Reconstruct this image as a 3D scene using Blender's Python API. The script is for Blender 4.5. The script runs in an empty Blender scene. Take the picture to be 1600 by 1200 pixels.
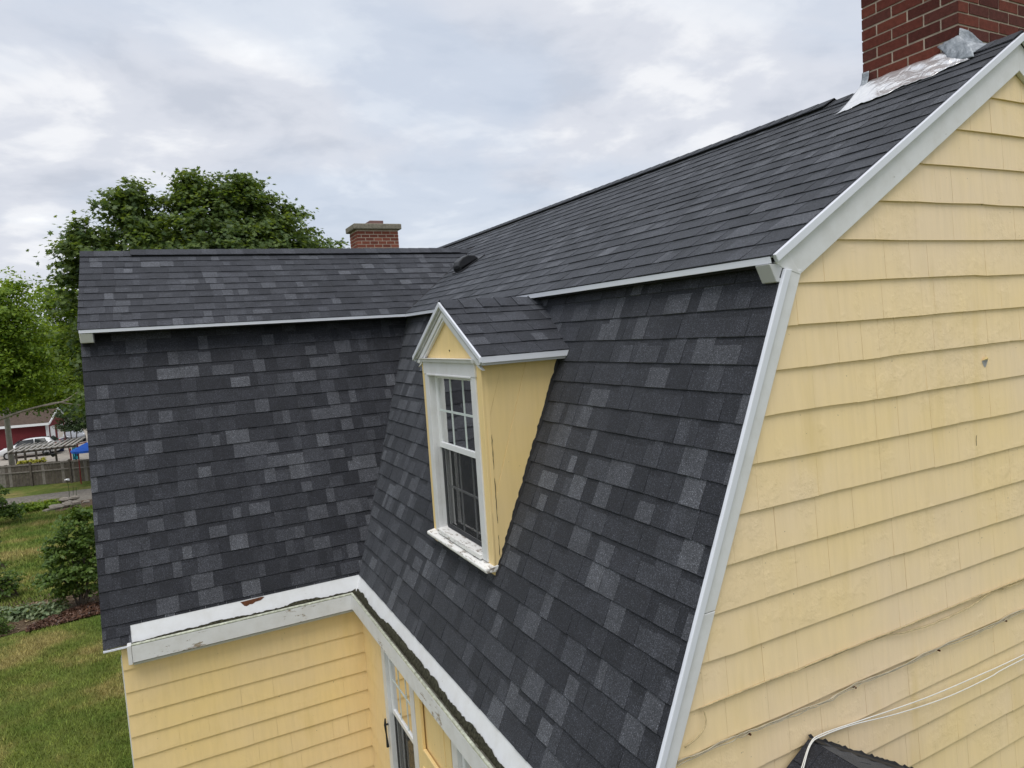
import bpy, math, random
import numpy as np
from mathutils import Vector, Matrix

# ------------------------------------------------------------------ camera
CAM = np.array((-1.631, -2.3732, 2.4268))
FW = np.array((0.4509, 0.88908, -0.07891)); RT = np.array((0.88759, -0.45595, -0.06546)); UP = np.array((0.09418, 0.04052, 0.99473))
FPX = 1074.54
scn = bpy.context.scene
cd = bpy.data.cameras.new("camera"); cam = bpy.data.objects.new("camera", cd)
scn.collection.objects.link(cam); scn.camera = cam
cd.sensor_width = 36.0; cd.lens = 36.0 * FPX / 1600.0; cd.clip_start = 0.05; cd.clip_end = 2000
cam.matrix_world = Matrix(((RT[0], UP[0], -FW[0], CAM[0]), (RT[1], UP[1], -FW[1], CAM[1]), (RT[2], UP[2], -FW[2], CAM[2]), (0, 0, 0, 1)))
scn.render.resolution_x = 1024; scn.render.resolution_y = 768

# ------------------------------------------------------------------ exposure, sky, sun
scn.view_settings.view_transform = 'Standard'; scn.view_settings.look = 'None'
scn.view_settings.gamma = 1.0; scn.view_settings.exposure = 0.62
scn.view_settings.use_curve_mapping = False
SUN_EL, SUN_AZ = math.radians(68), math.radians(215)      # azimuth measured from +Y clockwise
sun_dir = Vector((math.sin(SUN_AZ) * math.cos(SUN_EL), math.cos(SUN_AZ) * math.cos(SUN_EL), math.sin(SUN_EL)))
sl = bpy.data.lights.new("sun", 'SUN'); sl.energy = 1.5; sl.angle = math.radians(40); sl.color = (1.0, 0.965, 0.92)
so = bpy.data.objects.new("sun", sl); scn.collection.objects.link(so)
so.rotation_euler = sun_dir.to_track_quat('Z', 'Y').to_euler(); so.location = (0, 0, 30)

world = bpy.data.worlds.new("World"); scn.world = world; world.use_nodes = True
wt = world.node_tree; wn = wt.nodes; wl = wt.links
for n in list(wn): wn.remove(n)
def W(t, **k):
    n = wn.new(t)
    for a, b in k.items(): setattr(n, a, b)
    return n
def mathn(op, a=None, b=None, c=None):
    n = W('ShaderNodeMath', operation=op)
    for i, v in enumerate((a, b, c)):
        if v is None: continue
        if isinstance(v, (int, float)): n.inputs[i].default_value = v
        else: wl.new(v, n.inputs[i])
    return n.outputs[0]
w_out = W('ShaderNodeOutputWorld'); w_bg = W('ShaderNodeBackground'); w_bg.inputs['Strength'].default_value = 0.1
sky = W('ShaderNodeTexSky', sky_type='NISHITA'); sky.sun_disc = False; sky.sun_elevation = SUN_EL; sky.sun_rotation = SUN_AZ; sky.dust_density = 2.0
tc = W('ShaderNodeTexCoord'); sep = W('ShaderNodeSeparateXYZ'); wl.new(tc.outputs['Generated'], sep.inputs[0])
zz = mathn('MAXIMUM', sep.outputs[2], 0.0); zd_ = mathn('ADD', zz, 0.16)
comb = W('ShaderNodeCombineXYZ')
wl.new(mathn('DIVIDE', sep.outputs[0], zd_), comb.inputs[0]); wl.new(mathn('DIVIDE', sep.outputs[1], zd_), comb.inputs[1])
def wnoise(scale, detail, rough, loc, dist=0.0, scl=(1, 1, 1)):
    mp = W('ShaderNodeMapping'); mp.inputs['Location'].default_value = loc; mp.inputs['Scale'].default_value = scl
    wl.new(comb.outputs[0], mp.inputs[0])
    n = W('ShaderNodeTexNoise'); n.inputs['Scale'].default_value = scale; n.inputs['Detail'].default_value = detail
    n.inputs['Roughness'].default_value = rough; n.inputs['Distortion'].default_value = dist
    wl.new(mp.outputs[0], n.inputs['Vector']); return n.outputs['Fac']
def wramp(f, stops, interp='EASE'):
    r = W('ShaderNodeValToRGB'); r.color_ramp.interpolation = interp
    e = r.color_ramp.elements
    while len(e) < len(stops): e.new(0.5)
    for i, (p, c) in enumerate(stops):
        e[i].position = p; e[i].color = (c[0], c[1], c[2], 1)
    wl.new(f, r.inputs[0]); return r.outputs[0]
def wmix(f, a, b):
    m = W('ShaderNodeMix', data_type='RGBA')
    if isinstance(f, (int, float)): m.inputs[0].default_value = f
    else: wl.new(f, m.inputs[0])
    for s, v in ((6, a), (7, b)):
        if isinstance(v, tuple): m.inputs[s].default_value = (*v, 1)
        else: wl.new(v, m.inputs[s])
    return m.outputs[2]
big = wnoise(0.62, 6, 0.52, (3.1, 1.7, 0), 0.35, (1.0, 1.35, 1))
mid = wnoise(1.7, 6, 0.52, (7.3, 2.2, 1), 0.5)
puff = wnoise(3.2, 6, 0.55, (1.3, 9.2, 2), 0.3)
# overcast deck: lit tops, grey bellies
deck = wramp(mathn('ADD', mathn('MULTIPLY', mid, 0.6), mathn('MULTIPLY', puff, 0.4)),
             [(0.37, (3.85, 4.12, 4.7)), (0.49, (4.65, 4.85, 5.35)), (0.59, (5.85, 5.95, 6.2)), (0.68, (6.75, 6.8, 6.9))])
thin = wramp(big, [(0.40, (1, 1, 1)), (0.56, (0, 0, 0))])          # where the deck thins to blue
blue = wmix(0.75, sky.outputs[0], (4.05, 4.65, 5.5))
col = wmix(mathn('MULTIPLY', thin, 0.5), deck, blue)
hz = wramp(zz, [(0.0, (1, 1, 1)), (0.2, (0, 0, 0))])
col = wmix(mathn('MULTIPLY', hz, 0.45), col, (5.35, 5.5, 5.85))
wl.new(col, w_bg.inputs['Color']); wl.new(w_bg.outputs[0], w_out.inputs['Surface'])

# ------------------------------------------------------------------ generic helpers
rng = random.Random(11); nrg = np.random.default_rng(5)
COL = scn.collection
ORG = {}                                       # object -> world origin (no rotations on parents)
def worg(o): return ORG[o.name]
def empty(name, loc, label=None, category=None, group=None, parent=None):
    o = bpy.data.objects.new(name, None); COL.objects.link(o); o.empty_display_size = 0.3
    ORG[o.name] = np.array(loc, float)
    if parent is not None: o.parent = parent; o.location = np.array(loc) - worg(parent)
    else: o.location = loc
    tag(o, label, category, group); return o
def tag(o, label=None, category=None, group=None, kind=None):
    if label: o["label"] = label
    if category: o["category"] = category
    if group: o["group"] = group
    if kind: o["kind"] = kind
    return o
def mk(name, vf, mats, parent=None, fm=None, smooth=False, bevel=0.0, origin=None, kind=None, label=None, category=None, group=None):
    V = np.asarray(vf[0], float); F = vf[1]
    if origin is None:
        lo, hi = V.min(0), V.max(0); origin = np.array(((lo[0] + hi[0]) / 2, (lo[1] + hi[1]) / 2, lo[2]))
    origin = np.asarray(origin, float)
    me = bpy.data.meshes.new(name); me.from_pydata((V - origin).tolist(), [], F if isinstance(F, list) else F.tolist())
    if not isinstance(mats, (list, tuple)): mats = [mats]
    for m in mats: me.materials.append(m)
    if fm is not None: me.polygons.foreach_set('material_index', np.asarray(fm, dtype=np.int32))
    if smooth: me.polygons.foreach_set('use_smooth', np.ones(len(me.polygons), dtype=bool))
    me.update()
    o = bpy.data.objects.new(name, me); COL.objects.link(o); ORG[o.name] = origin
    if parent is not None: o.parent = parent; o.location = origin - worg(parent)
    else: o.location = origin
    if bevel:
        b = o.modifiers.new('bevel', 'BEVEL'); b.width = bevel; b.segments = 2; b.limit_method = 'ANGLE'
    tag(o, label, category, group, kind); return o
def join(*parts):
    V = []; F = []
    for v, f in parts:
        n = len(V); V.extend([tuple(p) for p in v]); F.extend([tuple(i + n for i in q) for q in f])
    return V, F
BF = [(0, 3, 2, 1), (4, 5, 6, 7), (0, 1, 5, 4), (1, 2, 6, 5), (2, 3, 7, 6), (3, 0, 4, 7)]
def box(a, b):
    x0, x1 = sorted((a[0], b[0])); y0, y1 = sorted((a[1], b[1])); z0, z1 = sorted((a[2], b[2]))
    return [(x0, y0, z0), (x1, y0, z0), (x1, y1, z0), (x0, y1, z0), (x0, y0, z1), (x1, y0, z1), (x1, y1, z1), (x0, y1, z1)], list(BF)
def nrm(v): v = np.asarray(v, float); return v / np.linalg.norm(v)
def beam(p0, p1, w, h, side):
    """bar p0->p1; w along 'side' direction, h along the third axis (centred)"""
    p0 = np.asarray(p0, float); p1 = np.asarray(p1, float); d = nrm(p1 - p0); s = np.asarray(side, float); s = nrm(s - d * (s @ d)); t = np.cross(d, s)
    V = []
    for p in (p0, p1):
        for a, b in ((-1, -1), (1, -1), (1, 1), (-1, 1)): V.append(tuple(p + s * a * w / 2 + t * b * h / 2))
    return V, [(3, 2, 1, 0), (4, 5, 6, 7), (0, 1, 5, 4), (1, 2, 6, 5), (2, 3, 7, 6), (3, 0, 4, 7)]
def prism(prof, p0, axis_vec, e1, e2):
    """profile [(a,b)] in plane e1,e2 at p0, extruded along axis_vec"""
    p0 = np.asarray(p0, float); ax = np.asarray(axis_vec, float); e1 = np.asarray(e1, float); e2 = np.asarray(e2, float); n = len(prof)
    V = [tuple(p0 + e1 * a + e2 * b) for a, b in prof] + [tuple(p0 + ax + e1 * a + e2 * b) for a, b in prof]
    F = [tuple(range(n - 1, -1, -1)), tuple(range(n, 2 * n))] + [(i, (i + 1) % n, n + (i + 1) % n, n + i) for i in range(n)]
    return V, F
def tube(pts, rad, n=6):
    pts = [np.asarray(p, float) for p in pts]; V = []; F = []
    if not isinstance(rad, (list, tuple)): rad = [rad] * len(pts)
    for i, p in enumerate(pts):
        d = nrm(pts[min(i + 1, len(pts) - 1)] - pts[max(i - 1, 0)])
        a = np.cross(d, (0.31, 0.2, 0.93)); 
        if np.linalg.norm(a) < 1e-3: a = np.cross(d, (1, 0, 0))
        a = nrm(a); b = np.cross(d, a)
        for k in range(n):
            t = 2 * math.pi * k / n; V.append(tuple(p + rad[i] * (a * math.cos(t) + b * math.sin(t))))
    for i in range(len(pts) - 1):
        for k in range(n):
            F.append((i * n + k, i * n + (k + 1) % n, (i + 1) * n + (k + 1) % n, (i + 1) * n + k))
    F.append(tuple(range(n - 1, -1, -1))); F.append(tuple(range((len(pts) - 1) * n, len(pts) * n)))
    return V, F
def project(P):
    d = np.asarray(P, float) - CAM; z = d @ FW
    return np.stack([800 + FPX * (d @ RT) / z, 600 - FPX * (d @ UP) / z], -1), z

# ------------------------------------------------------------------ materials
class MT:
    def __init__(s, name):
        s.m = bpy.data.materials.new(name); s.m.use_nodes = True; s.t = s.m.node_tree; s.N = s.t.nodes; s.L = s.t.links
        for n in list(s.N): s.N.remove(n)
        s.out = s.N.new('ShaderNodeOutputMaterial'); s.bs = s.N.new('ShaderNodeBsdfPrincipled'); s.L.new(s.bs.outputs[0], s.out.inputs[0])
        s.geo = s.N.new('ShaderNodeNewGeometry'); s.pos = s.geo.outputs['Position']
    def noise(s, scale, detail=3, rough=0.5, scl=None, loc=None, dist=0.0):
        n = s.N.new('ShaderNodeTexNoise'); n.inputs['Scale'].default_value = scale; n.inputs['Detail'].default_value = detail
        n.inputs['Roughness'].default_value = rough; n.inputs['Distortion'].default_value = dist
        v = s.pos
        if scl or loc:
            mp = s.N.new('ShaderNodeMapping'); mp.inputs['Scale'].default_value = scl or (1, 1, 1); mp.inputs['Location'].default_value = loc or (0, 0, 0)
            s.L.new(v, mp.inputs[0]); v = mp.outputs[0]
        s.L.new(v, n.inputs['Vector']); return n.outputs['Fac']
    def voro(s, scale, feature='F1', out='Distance'):
        n = s.N.new('ShaderNodeTexVoronoi'); n.feature = feature; n.inputs['Scale'].default_value = scale; s.L.new(s.pos, n.inputs['Vector']); return n.outputs[out]
    def ramp(s, f, stops, interp='LINEAR'):
        r = s.N.new('ShaderNodeValToRGB'); r.color_ramp.interpolation = interp; e = r.color_ramp.elements
        while len(e) < len(stops): e.new(0.5)
        for i, (p, c) in enumerate(stops):
            e[i].position = p; c = (c, c, c) if isinstance(c, (int, float)) else c; e[i].color = (*c[:3], 1)
        s.L.new(f, r.inputs[0]); return r.outputs[0]
    def math(s, op, a, b=None):
        n = s.N.new('ShaderNodeMath'); n.operation = op
        for i, v in enumerate((a, b)):
            if v is None: continue
            if isinstance(v, (int, float)): n.inputs[i].default_value = v
            else: s.L.new(v, n.inputs[i])
        return n.outputs[0]
    def mix(s, f, a, b, blend='MIX'):
        m = s.N.new('ShaderNodeMix'); m.data_type = 'RGBA'; m.blend_type = blend
        if isinstance(f, (int, float)): m.inputs[0].default_value = f
        else: s.L.new(f, m.inputs[0])
        for k, v in ((6, a), (7, b)):
            if isinstance(v, tuple): m.inputs[k].default_value = (*v[:3], 1)
            else: s.L.new(v, m.inputs[k])
        return m.outputs[2]
    def bump(s, h, strength, dist, prev=None):
        b = s.N.new('ShaderNodeBump'); b.inputs['Strength'].default_value = strength; b.inputs['Distance'].default_value = dist
        s.L.new(h, b.inputs['Height'])
        if prev is not None: s.L.new(prev, b.inputs['Normal'])
        s.L.new(b.outputs[0], s.bs.inputs['Normal']); return b.outputs[0]
    def set(s, col=None, rough=0.6, spec=0.35, metal=0.0):
        if col is not None:
            if isinstance(col, tuple): s.bs.inputs['Base Color'].default_value = (*col[:3], 1)
            else: s.L.new(col, s.bs.inputs['Base Color'])
        if isinstance(rough, (int, float)): s.bs.inputs['Roughness'].default_value = rough
        else: s.L.new(rough, s.bs.inputs['Roughness'])
        s.bs.inputs['Specular IOR Level'].default_value = spec; s.bs.inputs['Metallic'].default_value = metal
        return s.m
    def island(s): return s.geo.outputs['Random Per Island']

def shingle_mat(name, base):
    t = MT(name)
    gr = t.noise(170, 2, 0.75); gr2 = t.noise(60, 3, 0.65); bl = t.noise(1.6, 3, 0.6); sm = t.noise(8, 3, 0.6, loc=(5, 1, 3))
    c0 = tuple(x * 0.38 for x in base); c1 = base; c2 = tuple(x * 4.2 + 0.022 for x in base)
    c = t.ramp(gr, [(0.34, c0), (0.47, c1), (0.57, c1), (0.72, c2)])
    c = t.mix(0.75, c, t.ramp(gr2, [(0.3, 0.66), (0.7, 1.36)]), 'MULTIPLY')
    c = t.mix(0.6, c, t.ramp(sm, [(0.3, 0.72), (0.7, 1.28)]), 'MULTIPLY')
    c = t.mix(0.5, c, t.ramp(bl, [(0.3, 0.8), (0.7, 1.18)]), 'MULTIPLY')
    t.set(c, 0.78, 0.34); t.bs.inputs['Sheen Weight'].default_value = 0.13; t.bs.inputs['Sheen Roughness'].default_value = 0.45; t.bs.inputs['Sheen Tint'].default_value = (0.85, 0.92, 1.0, 1); t.bump(gr, 0.5, 0.003); return t.m
SH = [shingle_mat('shingle_charcoal', (0.0135, 0.0148, 0.0200)), shingle_mat('shingle_dark', (0.0210, 0.0226, 0.0290)),
      shingle_mat('shingle_mid', (0.0320, 0.0342, 0.0420)), shingle_mat('shingle_light', (0.0480, 0.0508, 0.0600)), shingle_mat('shingle_pale', (0.0640, 0.0675, 0.0780))]

def yellow_mat(name, base, wr=1.0):
    t = MT(name)
    fade = t.noise(0.9, 4, 0.6); patch = t.noise(3.2, 5, 0.65, loc=(4, 2, 7)); grain = t.noise(26, 4, 0.6, scl=(1, 1, 0.07)); fine = t.noise(140, 3, 0.6, scl=(1, 1, 0.25))
    c = t.mix(t.ramp(fade, [(0.35, 0), (0.65, 0.8)]), base, (base[0] * 0.96, base[1] * 0.985, base[2] * 1.25))
    stain = t.noise(2.1, 4, 0.55, scl=(2.2, 2.2, 0.45), loc=(1, 3, 0))
    c = t.mix(t.ramp(stain, [(0.60, 0), (0.76, 0.36)]), c, (base[0] * 0.80, base[1] * 0.77, base[2] * 0.55))
    c = t.mix(0.35, c, t.ramp(grain, [(0.25, 0.86), (0.6, 1.04)]), 'MULTIPLY')
    isl = t.island(); c = t.mix(0.8, c, t.ramp(isl, [(0, 0.93), (1, 1.05)]), 'MULTIPLY')
    speck = t.noise(48, 2, 0.5, loc=(9, 9, 9)); c = t.mix(t.ramp(speck, [(0.755, 0), (0.775, 0.75)]), c, (0.16, 0.13, 0.09))
    t.set(c, 0.55, 0.32)
    b = t.bump(grain, 0.35, 0.004)
    mask = t.ramp(patch, [(0.54, 0.03), (0.70, 1)])
    wrk = t.noise(62, 5, 0.6, dist=1.6, scl=(1, 1, 0.6)); b = t.bump(t.math('MULTIPLY', wrk, mask), 0.38 * wr, 0.010, b); t.bump(fine, 0.2, 0.002, b)
    return t.m
YEL = yellow_mat('yellow_siding_paint', (0.87, 0.655, 0.300))
YELF = yellow_mat('faded_yellow_siding_paint', (0.865, 0.672, 0.365), 1.25)
YELD = yellow_mat('yellow_board_paint', (0.87, 0.652, 0.280), 0.4)

def white_mat(name, base=(0.74, 0.745, 0.75), dirt=0.25, rough=0.5):
    t = MT(name); d = t.noise(7, 5, 0.65); f = t.noise(60, 3, 0.6, scl=(1, 1, 0.3)); st = t.noise(22, 4, 0.6, loc=(3, 1, 2))
    c = t.mix(t.ramp(d, [(0.42, 0), (0.75, dirt)]), base, (0.50, 0.485, 0.44))
    c = t.mix(t.ramp(st, [(0.70, 0), (0.76, dirt * 1.6)]), c, (0.30, 0.28, 0.22))
    t.set(c, rough, 0.4); t.bump(f, 0.18, 0.002); return t.m
WHITE = white_mat('white_trim_paint', (0.72, 0.725, 0.73), 0.36); METAL = white_mat('white_coil_metal', (0.70, 0.725, 0.79), 0.10, 0.32); WHITE2 = white_mat('white_vinyl', (0.80, 0.81, 0.82), 0.06, 0.35)
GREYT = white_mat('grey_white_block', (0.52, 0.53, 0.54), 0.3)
APRON = white_mat('white_apron_metal', (0.70, 0.715, 0.73), 0.38, 0.4)
def peel_mat():
    t = MT('peeling_white_paint'); n = t.noise(46, 6, 0.72, scl=(1, 0.22, 1)); g = t.noise(160, 3, 0.6, scl=(1, 0.2, 1)); n2 = t.noise(12, 4, 0.7, loc=(2, 2, 2))
    wood = t.ramp(g, [(0.3, (0.16, 0.12, 0.09)), (0.7, (0.38, 0.33, 0.27))])
    m = t.ramp(t.math('ADD', t.math('MULTIPLY', n, 0.7), t.math('MULTIPLY', n2, 0.3)), [(0.53, 0), (0.60, 1)])
    t.set(t.mix(m, (0.76, 0.755, 0.73), wood), 0.7, 0.25); t.bump(m, 0.7, -0.003); return t.m
PEEL = peel_mat()
def fasc_mat():
    t = MT('cracked_fascia_paint'); n = t.noise(34, 6, 0.7, scl=(0.35, 0.35, 1)); n2 = t.noise(3.0, 3, 0.6, loc=(6, 2, 2)); d = t.noise(9, 5, 0.65)
    m = t.ramp(t.math('ADD', t.math('MULTIPLY', n, 0.55), t.math('MULTIPLY', n2, 0.45)), [(0.595, 0), (0.625, 1)])
    c = t.mix(t.ramp(d, [(0.42, 0), (0.75, 0.35)]), (0.73, 0.735, 0.74), (0.50, 0.485, 0.44)); t.set(t.mix(m, c, (0.33, 0.27, 0.20)), 0.6, 0.3); t.bump(m, 0.7, -0.003); return t.m
FASC = fasc_mat()
def simple(name, col, rough=0.7, spec=0.3, metal=0.0, var=0.25, scale=12, bump=0.0, bscale=80):
    t = MT(name); n = t.noise(scale, 4, 0.6); c = t.mix(1.0, col, t.ramp(n, [(0.25, 1 - var), (0.75, 1 + var)]), 'MULTIPLY')
    t.set(c, rough, spec, metal)
    if bump: t.bump(t.noise(bscale, 4, 0.6), bump, 0.006)
    return t.m
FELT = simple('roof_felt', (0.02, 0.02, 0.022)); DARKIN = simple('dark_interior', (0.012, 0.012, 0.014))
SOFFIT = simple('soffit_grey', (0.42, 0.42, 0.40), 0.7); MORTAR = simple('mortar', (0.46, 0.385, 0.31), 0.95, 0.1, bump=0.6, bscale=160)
def brick_mat(name, base):
    t = MT(name); n = t.noise(38, 5, 0.7); s2 = t.noise(160, 3, 0.6); isl = t.island()
    c = t.mix(0.9, base, t.ramp(n, [(0.25, 0.6), (0.75, 1.35)]), 'MULTIPLY')
    c = t.mix(t.ramp(s2, [(0.63, 0), (0.74, 0.5)]), c, (0.30, 0.20, 0.15))
    t.set(c, 0.9, 0.18); t.bump(s2, 0.7, 0.004); return t.m
BR = [brick_mat('brick_red', (0.125, 0.034, 0.024)), brick_mat('brick_dark', (0.082, 0.024, 0.019)), brick_mat('brick_orange', (0.150, 0.042, 0.028)), brick_mat('brick_brown', (0.10, 0.033, 0.026))]
BRF = [brick_mat('far_brick_red', (0.215, 0.070, 0.047)), brick_mat('far_brick_dark', (0.165, 0.055, 0.040)), brick_mat('far_brick_orange', (0.265, 0.093, 0.062))]
def conc_mat():
    t = MT('concrete_cap'); n = t.noise(14, 5, 0.7); c = t.ramp(n, [(0.25, (0.12, 0.11, 0.085)), (0.7, (0.30, 0.275, 0.22))]); t.set(c, 0.95, 0.1); t.bump(t.noise(70, 4, 0.6), 0.6, 0.008); return t.m
CONC = conc_mat(); CLAY = simple('clay_flue', (0.20, 0.12, 0.11), 0.85)
def foil_mat():
    t = MT('aluminium_flashing_tape'); n = t.noise(9, 3, 0.5, dist=1.5); n2 = t.noise(30, 2, 0.5, dist=1.0)
    t.set(t.ramp(n, [(0.3, (0.86, 0.87, 0.88)), (0.7, (0.95, 0.955, 0.96))]), 0.28, 0.5, 0.8)
    b = t.bump(n, 0.45, 0.025); t.bump(n2, 0.25, 0.006, b); return t.m
FOIL = foil_mat()
def lead_mat():
    t = MT('old_lead_flashing'); n = t.noise(14, 5, 0.7, dist=1.0); c = t.ramp(n, [(0.3, (0.16, 0.18, 0.20)), (0.55, (0.33, 0.36, 0.39)), (0.75, (0.52, 0.54, 0.56))]); t.set(c, 0.55, 0.4, 0.35); t.bump(t.noise(40, 4, 0.6, dist=1), 0.6, 0.012); return t.m
LEAD = lead_mat()
def glass_mat(name, tint, mixf=0.12):
    t = MT(name); t.N.remove(t.bs)
    gl = t.N.new('ShaderNodeBsdfGlossy'); gl.inputs['Roughness'].default_value = 0.03; tr = t.N.new('ShaderNodeBsdfTransparent'); tr.inputs[0].default_value = (*tint, 1)
    fr = t.N.new('ShaderNodeFresnel'); fr.inputs[0].default_value = 1.5; mx = t.N.new('ShaderNodeMixShader')
    t.L.new(t.math('ADD', fr.outputs[0], mixf), mx.inputs[0]); t.L.new(tr.outputs[0], mx.inputs[1]); t.L.new(gl.outputs[0], mx.inputs[2])
    n = t.noise(5, 2, 0.5); b = t.N.new('ShaderNodeBump'); b.inputs['Strength'].default_value = 0.06; b.inputs['Distance'].default_value = 0.02; t.L.new(n, b.inputs['Height']); t.L.new(b.outputs[0], gl.inputs['Normal'])
    t.L.new(mx.outputs[0], t.out.inputs[0]); return t.m
GLASS = glass_mat('window_glass', (0.80, 0.84, 0.84), 0.03); GLASSR = glass_mat('reflective_window_glass', (0.55, 0.58, 0.58), 0.30)
SCREEN = simple('insect_screen', (0.05, 0.052, 0.056), 0.8, 0.2, 0, 0.1)
CURT = simple('curtain_cloth', (0.62, 0.64, 0.64), 0.9, 0.1, 0, 0.35, 9)
MUNT = simple('pale_muntin', (0.62, 0.68, 0.66), 0.4, 0.4, 0, 0.08); MUNTG = simple('screened_muntin', (0.48, 0.49, 0.50), 0.5, 0.3, 0, 0.1)
BLACKP = simple('black_plastic', (0.018, 0.019, 0.022), 0.45, 0.4)
MOSS = simple('wet_moss', (0.048, 0.047, 0.030), 0.9, 0.2, 0, 0.85, 45, 0.8, 120); SLUDGE = simple('gutter_sludge', (0.11, 0.105, 0.085), 0.45, 0.5, 0, 0.5, 25, 0.6, 60)
LIPM = simple('gutter_lip_metal', (0.50, 0.52, 0.42), 0.35, 0.5, 0.3, 0.5, 30); RUST = simple('exposed_rust_brown_wood', (0.105, 0.042, 0.022), 0.9, 0.15, 0, 0.4, 30)

# ------------------------------------------------------------------ countable pieces: 300 largest as objects, the rest joined
PIECES = {}
def piece(kind, parent, name, ring, top, mats, faces_m, N):
    PIECES.setdefault(kind, []).append((parent, name, ring, top, mats, faces_m, np.asarray(N, float)))
def clip(poly, a, b, c):
    out = []; n = len(poly)
    for i in range(n):
        p, q = poly[i], poly[(i + 1) % n]; dp = a * p[0] + b * p[1] - c; dq = a * q[0] + b * q[1] - c
        if dp <= 0: out.append(p)
        if (dp < 0) != (dq < 0) and dp != dq:
            t = dp / (dp - dq); out.append((p[0] + (q[0] - p[0]) * t, p[1] + (q[1] - p[1]) * t))
    return out
def area2(poly):
    return abs(sum(poly[i][0] * poly[(i + 1) % len(poly)][1] - poly[(i + 1) % len(poly)][0] * poly[i][1] for i in range(len(poly)))) / 2
def slab_piece(kind, parent, name, poly, O, U, V, N, hfun, under, mats, m0, band=None, m1=None):
    """prism over polygon in (u,v); top height hfun(v); optional darker band for v>band"""
    if len(poly) < 3 or area2(poly) < 2e-5: return
    flip = np.dot(np.cross(U, V), N) < 0
    P3 = lambda u, v, h: tuple(O + U * u + V * v + N * h)
    sgn = sum(poly[i][0] * poly[(i + 1) % len(poly)][1] - poly[(i + 1) % len(poly)][0] * poly[i][1] for i in range(len(poly)))
    if (sgn < 0) != flip: poly = poly[::-1]
    n = len(poly); Vv = [P3(u, v, hfun(v)) for u, v in poly] + [P3(u, v, under) for u, v in poly]
    F = []; fm = []
    tops = [(poly, m0)]
    if band is not None:
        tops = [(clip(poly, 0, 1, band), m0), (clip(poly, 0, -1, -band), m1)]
    if len(tops) == 1:
        F.append(tuple(range(n))); fm.append(m0)
    else:
        for pl, m in tops:
            if len(pl) >= 3 and area2(pl) > 1e-6:
                b = len(Vv); Vv += [P3(u, v, hfun(v)) for u, v in pl]; F.append(tuple(range(b, b + len(pl)))); fm.append(m)
    for i in range(n):
        j = (i + 1) % n; F.append((i, n + i, n + j, j)); fm.append(m0)
    piece(kind, parent, name, Vv, F, mats, fm, N)
def flush_pieces(kind, limit, house, joined_name, split=True):
    L = PIECES.get(kind, []); sc = []
    for i, (par, nm, V, F, mats, fm, N) in enumerate(L):
        A = np.array(V); c = A.mean(0); pr, z = project(A)
        a = 0.0
        if z.min() > 0.1 and N @ (CAM - c) > 0:
            pc = pr.mean(0)
            if -10 < pc[0] < 1610 and -10 < pc[1] < 1210:
                for k, f in enumerate(F[:2]):
                    if k and fm[k] == fm[0]: break
                    q = pr[list(f)]; a += abs(np.sum(q[:, 0] * np.roll(q[:, 1], -1) - np.roll(q[:, 0], -1) * q[:, 1])) / 2
        sc.append(a)
    order = sorted(range(len(L)), key=lambda i: -sc[i]); solo = set(i for i in order[:limit] if sc[i] > 0)
    JV = []; JF = []; JM = []; jm = None
    for i, (par, nm, V, F, mats, fm, N) in enumerate(L):
        if i in solo:
            used = sorted(set(fm)); mk(nm, (V, F), [mats[k] for k in used], par, [used.index(k) for k in fm], origin=np.array(V).mean(0))
        else:
            b = len(JV); JV += V; JF += [tuple(x + b for x in f) for f in F]; JM += fm; jm = mats
    if JV: mk(joined_name, (JV, JF), jm, house, JM, kind='stuff')
    print(kind, len(L), 'pieces', len(solo), 'solo')
def roof_rows(parent, O, U, V, N, rows, u0, u1, halfplanes, skip=None, thick=(0.0080, 0.0108), seed=1, tone=(0.20, 0.45, 0.75, 0.94), wmin=0.05):
    r = random.Random(seed); O = np.asarray(O, float); U = np.asarray(U, float); V = np.asarray(V, float); N = np.asarray(N, float)
    for vb, e in rows:
        u = u0 - r.uniform(0, 0.2); hp = halfplanes(vb) if callable(halfplanes) else halfplanes
        proud = r.random() < 0.5; run = 0
        dv = r.uniform(-0.002, 0.002)
        while u < u1:
            w = r.choice((0.075, 0.10, 0.13, 0.15, 0.18, 0.22)) * r.uniform(0.85, 1.15)
            if not proud: w *= 0.85
            w = max(w, wmin)
            q = r.random(); k = 0 if q < tone[0] else 1 if q < tone[1] else 2 if q < tone[2] else 3 if q < tone[3] else 4
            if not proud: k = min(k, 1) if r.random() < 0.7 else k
            t = thick[1] if proud else thick[0]; t *= r.uniform(0.92, 1.08)
            a, b = u + 0.0006, u + w - 0.0006; j0, j1 = (dv + r.uniform(-0.0012, 0.0012), dv + r.uniform(-0.0012, 0.0012)) if abs(vb) > 0.012 else (0.0, 0.0)
            ov = 0.028
            poly = [(a, vb + j0), (b, vb + j1), (b, vb + e + ov), (a, vb + e + ov)]
            for h in hp: poly = clip(poly, *h) if len(poly) >= 3 else poly
            cu, cv = (a + b) / 2, vb + e / 2
            if len(poly) >= 3 and not (skip and skip(cu, cv)):
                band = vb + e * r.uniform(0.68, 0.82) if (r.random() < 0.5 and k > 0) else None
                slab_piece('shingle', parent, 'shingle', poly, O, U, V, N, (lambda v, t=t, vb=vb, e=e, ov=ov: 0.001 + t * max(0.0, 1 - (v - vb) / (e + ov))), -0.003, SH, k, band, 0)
            u += w; proud = not proud if r.random() < 0.85 else proud
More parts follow.
